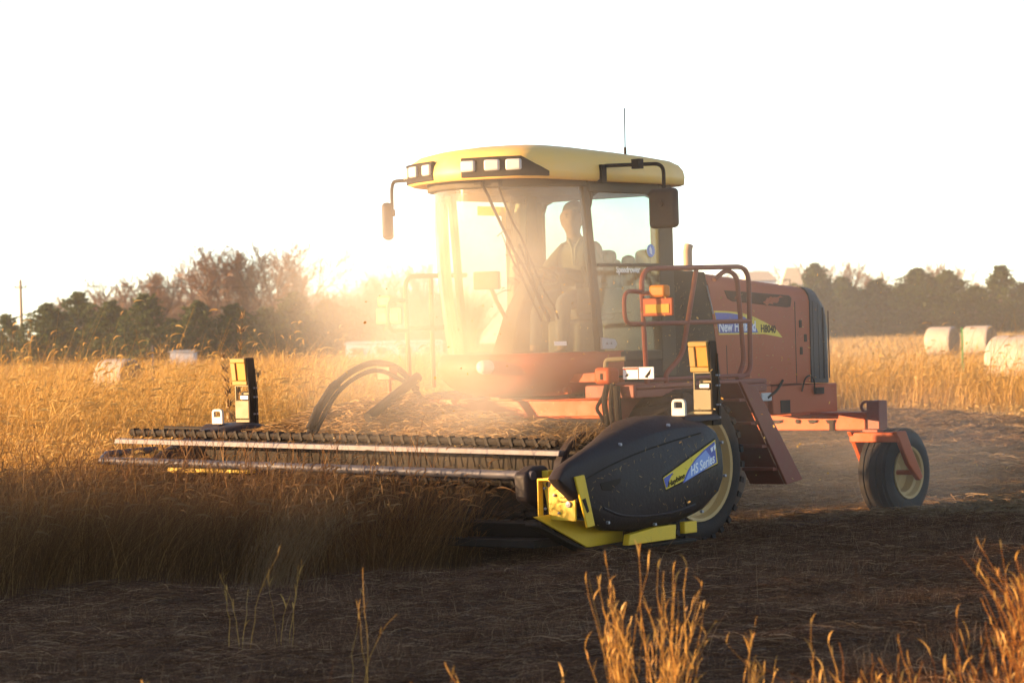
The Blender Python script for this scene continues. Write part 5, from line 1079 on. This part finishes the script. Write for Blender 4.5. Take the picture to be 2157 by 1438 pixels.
# ------------------------------------------------------------------ posts, pole, lamp, far buildings
def tpost(px, ytop, Y, label, mat=GREENP):
    X, zt = at_px(px, ytop, Y); zb = float(ground_z(X, Y)); t = MB(); t.box((-0.03,-0.008,0),(0.03,0.008,zt-zb)); t.box((-0.008,-0.05,0),(0.008,0.0,zt-zb))
    for k in range(12): t.box((-0.012,0.008,0.25+k*0.1),(0.012,0.02,0.275+k*0.1))
    o = t.build('fence_post', mat); o.location = (X, Y, zb); o.rotation_euler = (0, 0, 0.5); tag(o, label, 'fence post')
tpost(2026, 690, 88, 'green steel post between the two far hay bales')
tpost(321, 727, 90, 'thin pale steel post in the grass right of the left hay bale', BLUEG)
X, zt = at_px(43, 590, 262); UP = empty('utility_pole', (X, 262, 0)); tag(UP, 'wooden utility pole with a crossarm above the pines at the left', 'utility pole')
t = MB(); t.tube([(0,0,-0.3),(0,0,zt)], [0.19,0.13], 10); t.build('pole', WOODP, UP)
t = MB(); t.box((-0.55,-0.06,zt-0.72),(0.55,0.06,zt-0.60)); t.build('crossarm', WOODP, UP)
for k in (-0.48, 0.0, 0.48):
    t = MB(); t.lathe([(0,0),(0.05,0),(0.07,0.06),(0.04,0.12),(0.05,0.16),(0,0.18)], (k,0,zt-0.60 if k else zt), 'z', 10); t.build('insulator', GREYM, UP)
for k in (-0.48, 0.48):
    t = MB(); t.tube([(k-60+1.2*j*5, -0.3*j*5+15, zt-0.45-1.2*math.sin(math.pi*j/10)) for j in range(11)] , 0.011, 4); t.tube([(k,0,zt-0.45),(k+14,6,zt-0.95),(k+28,12,zt-1.0),(k+42,18,zt-0.6)], 0.011, 4); t.build('power_line', DARK, UP)
X, zt = at_px(1664, 588, 300); SLO = empty('street_lamp', (X, 300, 0.8)); tag(SLO, 'small dark street lamp in front of the cream roof behind the hood', 'street lamp')
t = MB(); t.tube([(0,0,0),(0,0,zt-0.8)], [0.09,0.06], 8); t.build('pole', DARK, SLO); t = MB(); t.tube([(0,0,zt-0.85),(-0.45,0,zt-0.85)], 0.05, 6); t.box((-0.75,-0.1,zt-0.93),(-0.35,0.1,zt-0.81)); t.build('lamp_head', DARK, SLO, bevel=0.02)
CREAM = paint('cream_cladding', (0.62, 0.50, 0.36), 0.6, 0.2, scale=0.5); CREAMR = paint('cream_roof', (0.66, 0.52, 0.36), 0.6, 0.2, scale=0.5); PALEB = paint('pale_siding', (0.62, 0.64, 0.70), 0.6, 0.15, scale=0.4); GREYR = paint('grey_roof', (0.30, 0.30, 0.33), 0.7, 0.2, scale=0.4)
def building(name, px0, px1, ytop, Y, depth, wall_h, mw, mr, label, ridge=0.25, windows=0, door=False):
    x0, zt = at_px(px0, ytop, Y); x1, _ = at_px(px1, ytop, Y); w = x1-x0; zb = float(ground_z((x0+x1)/2, Y)); r = empty(name, ((x0+x1)/2, Y+depth/2, zb)); H = zt-zb; tag(r, label, 'building')
    t = MB(); t.box((-w/2,-depth/2,-0.5),(w/2,depth/2,H*wall_h)); t.build('wall', mw, r)
    t = MB(); e = 0.25; a, b_ = w/2+e, depth/2+e; g = w*ridge/2; hw = H*wall_h+0.003
    t.add([(-a,-b_,hw),(a,-b_,hw),(a,b_,hw),(-a,b_,hw),(-g,-0.02,H),(g,-0.02,H),(g,0.02,H),(-g,0.02,H)], [(0,1,5,4),(1,2,6,5),(2,3,7,6),(3,0,4,7),(4,5,6,7),(3,2,1,0)]); t.build('roof', mr, r)
    for k in range(windows):
        xx = -w/2+w*(k+0.5)/windows; f = MB(); f.box((xx-0.5,-depth/2-0.06,H*wall_h*0.4),(xx+0.5,-depth/2-0.003,H*wall_h*0.8)); W_ = f.build('window', WHITE, r); p = MB(); p.box((xx-0.42,-depth/2-0.07,H*wall_h*0.44),(xx+0.42,-depth/2-0.062,H*wall_h*0.76)); p.build('pane', GLASSR, W_)
    return r
building('house', 1640, 1703, 563, 330, 5.0, 0.62, CREAM, CREAMR, 'cream building with a steep flat-topped roof behind the engine hood', 0.32, 2)
building('shed', 1572, 1632, 571, 345, 8.0, 0.86, PALEB, CREAMR, 'low pale roofed building just left of the steep cream roof', 0.75, 2)
building('house', 786, 856, 655, 300, 7.0, 0.62, PALEB, WHITE, 'small white house seen through the far railing', 0.7, 2)
building('trailer', 728, 930, 720, 236, 3.0, 0.90, PALEB, WHITE, 'long low white building at the edge of the left field beside the cab', 0.97, 4)
building('trailer', 358, 408, 738, 238, 2.5, 0.9, PALEB, WHITE, 'small white box trailer between the pines above the gold grass', 0.97, 0)
# road across the far side of the field
ROADM = paint('far_road', (0.17, 0.17, 0.19), 0.7, 0.25, scale=0.3)
rx = np.linspace(-60, 120, 80); V = []
for x in rx:
    for dy in (-9, 9):
        y = 282+0.0*x+dy; V.append((x, y, float(ground_z(x, y))+0.06))
V = np.array(V); I_ = np.arange(79)*2; tag(mesh_np('road', V, np.stack([I_, I_+2, I_+3, I_+1], 1), ROADM), kind='structure')

# ------------------------------------------------------------------ dust raised by the header, and the haze of the air
def vol_mat(name, col, dens, aniso=0.2, nodes=None):
    m = bpy.data.materials.new(name); m.use_nodes = True; N = m.node_tree.nodes; L = m.node_tree.links; N.remove(N['Principled BSDF'])
    v = N.new('ShaderNodeVolumePrincipled'); v.inputs['Color'].default_value = (*col, 1); v.inputs['Density'].default_value = dens; v.inputs['Anisotropy'].default_value = aniso
    L.new(v.outputs[0], N['Material Output'].inputs['Volume'])
    if nodes:
        tc = N.new('ShaderNodeTexCoord'); ln = N.new('ShaderNodeVectorMath'); ln.operation = 'LENGTH'; L.new(tc.outputs['Object'], ln.inputs[0])
        fo = N.new('ShaderNodeMapRange'); fo.interpolation_type = 'SMOOTHSTEP'; L.new(ln.outputs['Value'], fo.inputs[0]); fo.inputs[1].default_value = 0.15; fo.inputs[2].default_value = 1.0; fo.inputs[3].default_value = 1.0; fo.inputs[4].default_value = 0.0
        n = N.new('ShaderNodeTexNoise'); n.inputs['Scale'].default_value = nodes; n.inputs['Detail'].default_value = 3; L.new(tc.outputs['Object'], n.inputs['Vector'])
        mr = N.new('ShaderNodeMapRange'); L.new(n.outputs[0], mr.inputs[0]); mr.inputs[1].default_value = 0.32; mr.inputs[2].default_value = 0.68; mr.inputs[3].default_value = 0.25; mr.inputs[4].default_value = 1.6
        mu = N.new('ShaderNodeMath'); mu.operation = 'MULTIPLY'; L.new(fo.outputs[0], mu.inputs[0]); L.new(mr.outputs[0], mu.inputs[1])
        m2 = N.new('ShaderNodeMath'); m2.operation = 'MULTIPLY'; L.new(mu.outputs[0], m2.inputs[0]); m2.inputs[1].default_value = dens; L.new(m2.outputs[0], v.inputs['Density'])
    return m
def dust(name, a, b, z, ra, rb_, rz, dens, label, sc_=2.2):
    bm = bmesh.new(); bmesh.ops.create_icosphere(bm, subdivisions=3, radius=1.0); me = bpy.data.meshes.new(name); bm.to_mesh(me); bm.free()
    me.materials.append(vol_mat('dust_'+str(int(dens*1000)), (1.0, 0.90, 0.78), dens, 0.1, sc_)); o = bpy.data.objects.new(name, me); COL.objects.link(o); p = to_world(a, b, z); o.location = p; o.scale = (ra, rb_, rz); o.rotation_euler = (0, 0, MA); tag(o, label, 'dust', kind='stuff'); return o
dust('dust_cloud', 2.3, 0.50, 2.0, 1.65, 2.0, 1.55, 0.42, 'glowing cloud of dust rising in front of the cab')
dust('dust_cloud', 0.6, 1.0, 1.9, 3.6, 3.2, 1.9, 0.05, 'thin warm dust drifting round the whole machine', 1.9)
dust('dust_cloud', -3.0, 1.2, 0.6, 2.8, 2.0, 1.0, 0.08, 'thin dust drifting low round the rear wheel')
dd_ = dust('dust_cloud', 0, 0, 0, 22, 45, 6, 0.0012, 'pale dust hanging over the field behind the rear wheel', 1.7); dd_.location = (20, 120, 2.5); dd_.rotation_euler = (0, 0, 0)
hb_ = MB(); hb_.box((-900,-180,-2.0),(900,1400,22)); hzo = hb_.build('haze', vol_mat('haze_air', (1.0, 0.95, 0.92), 0.00022, 0.1)); tag(hzo, 'pale haze in the air', 'haze', kind='stuff')
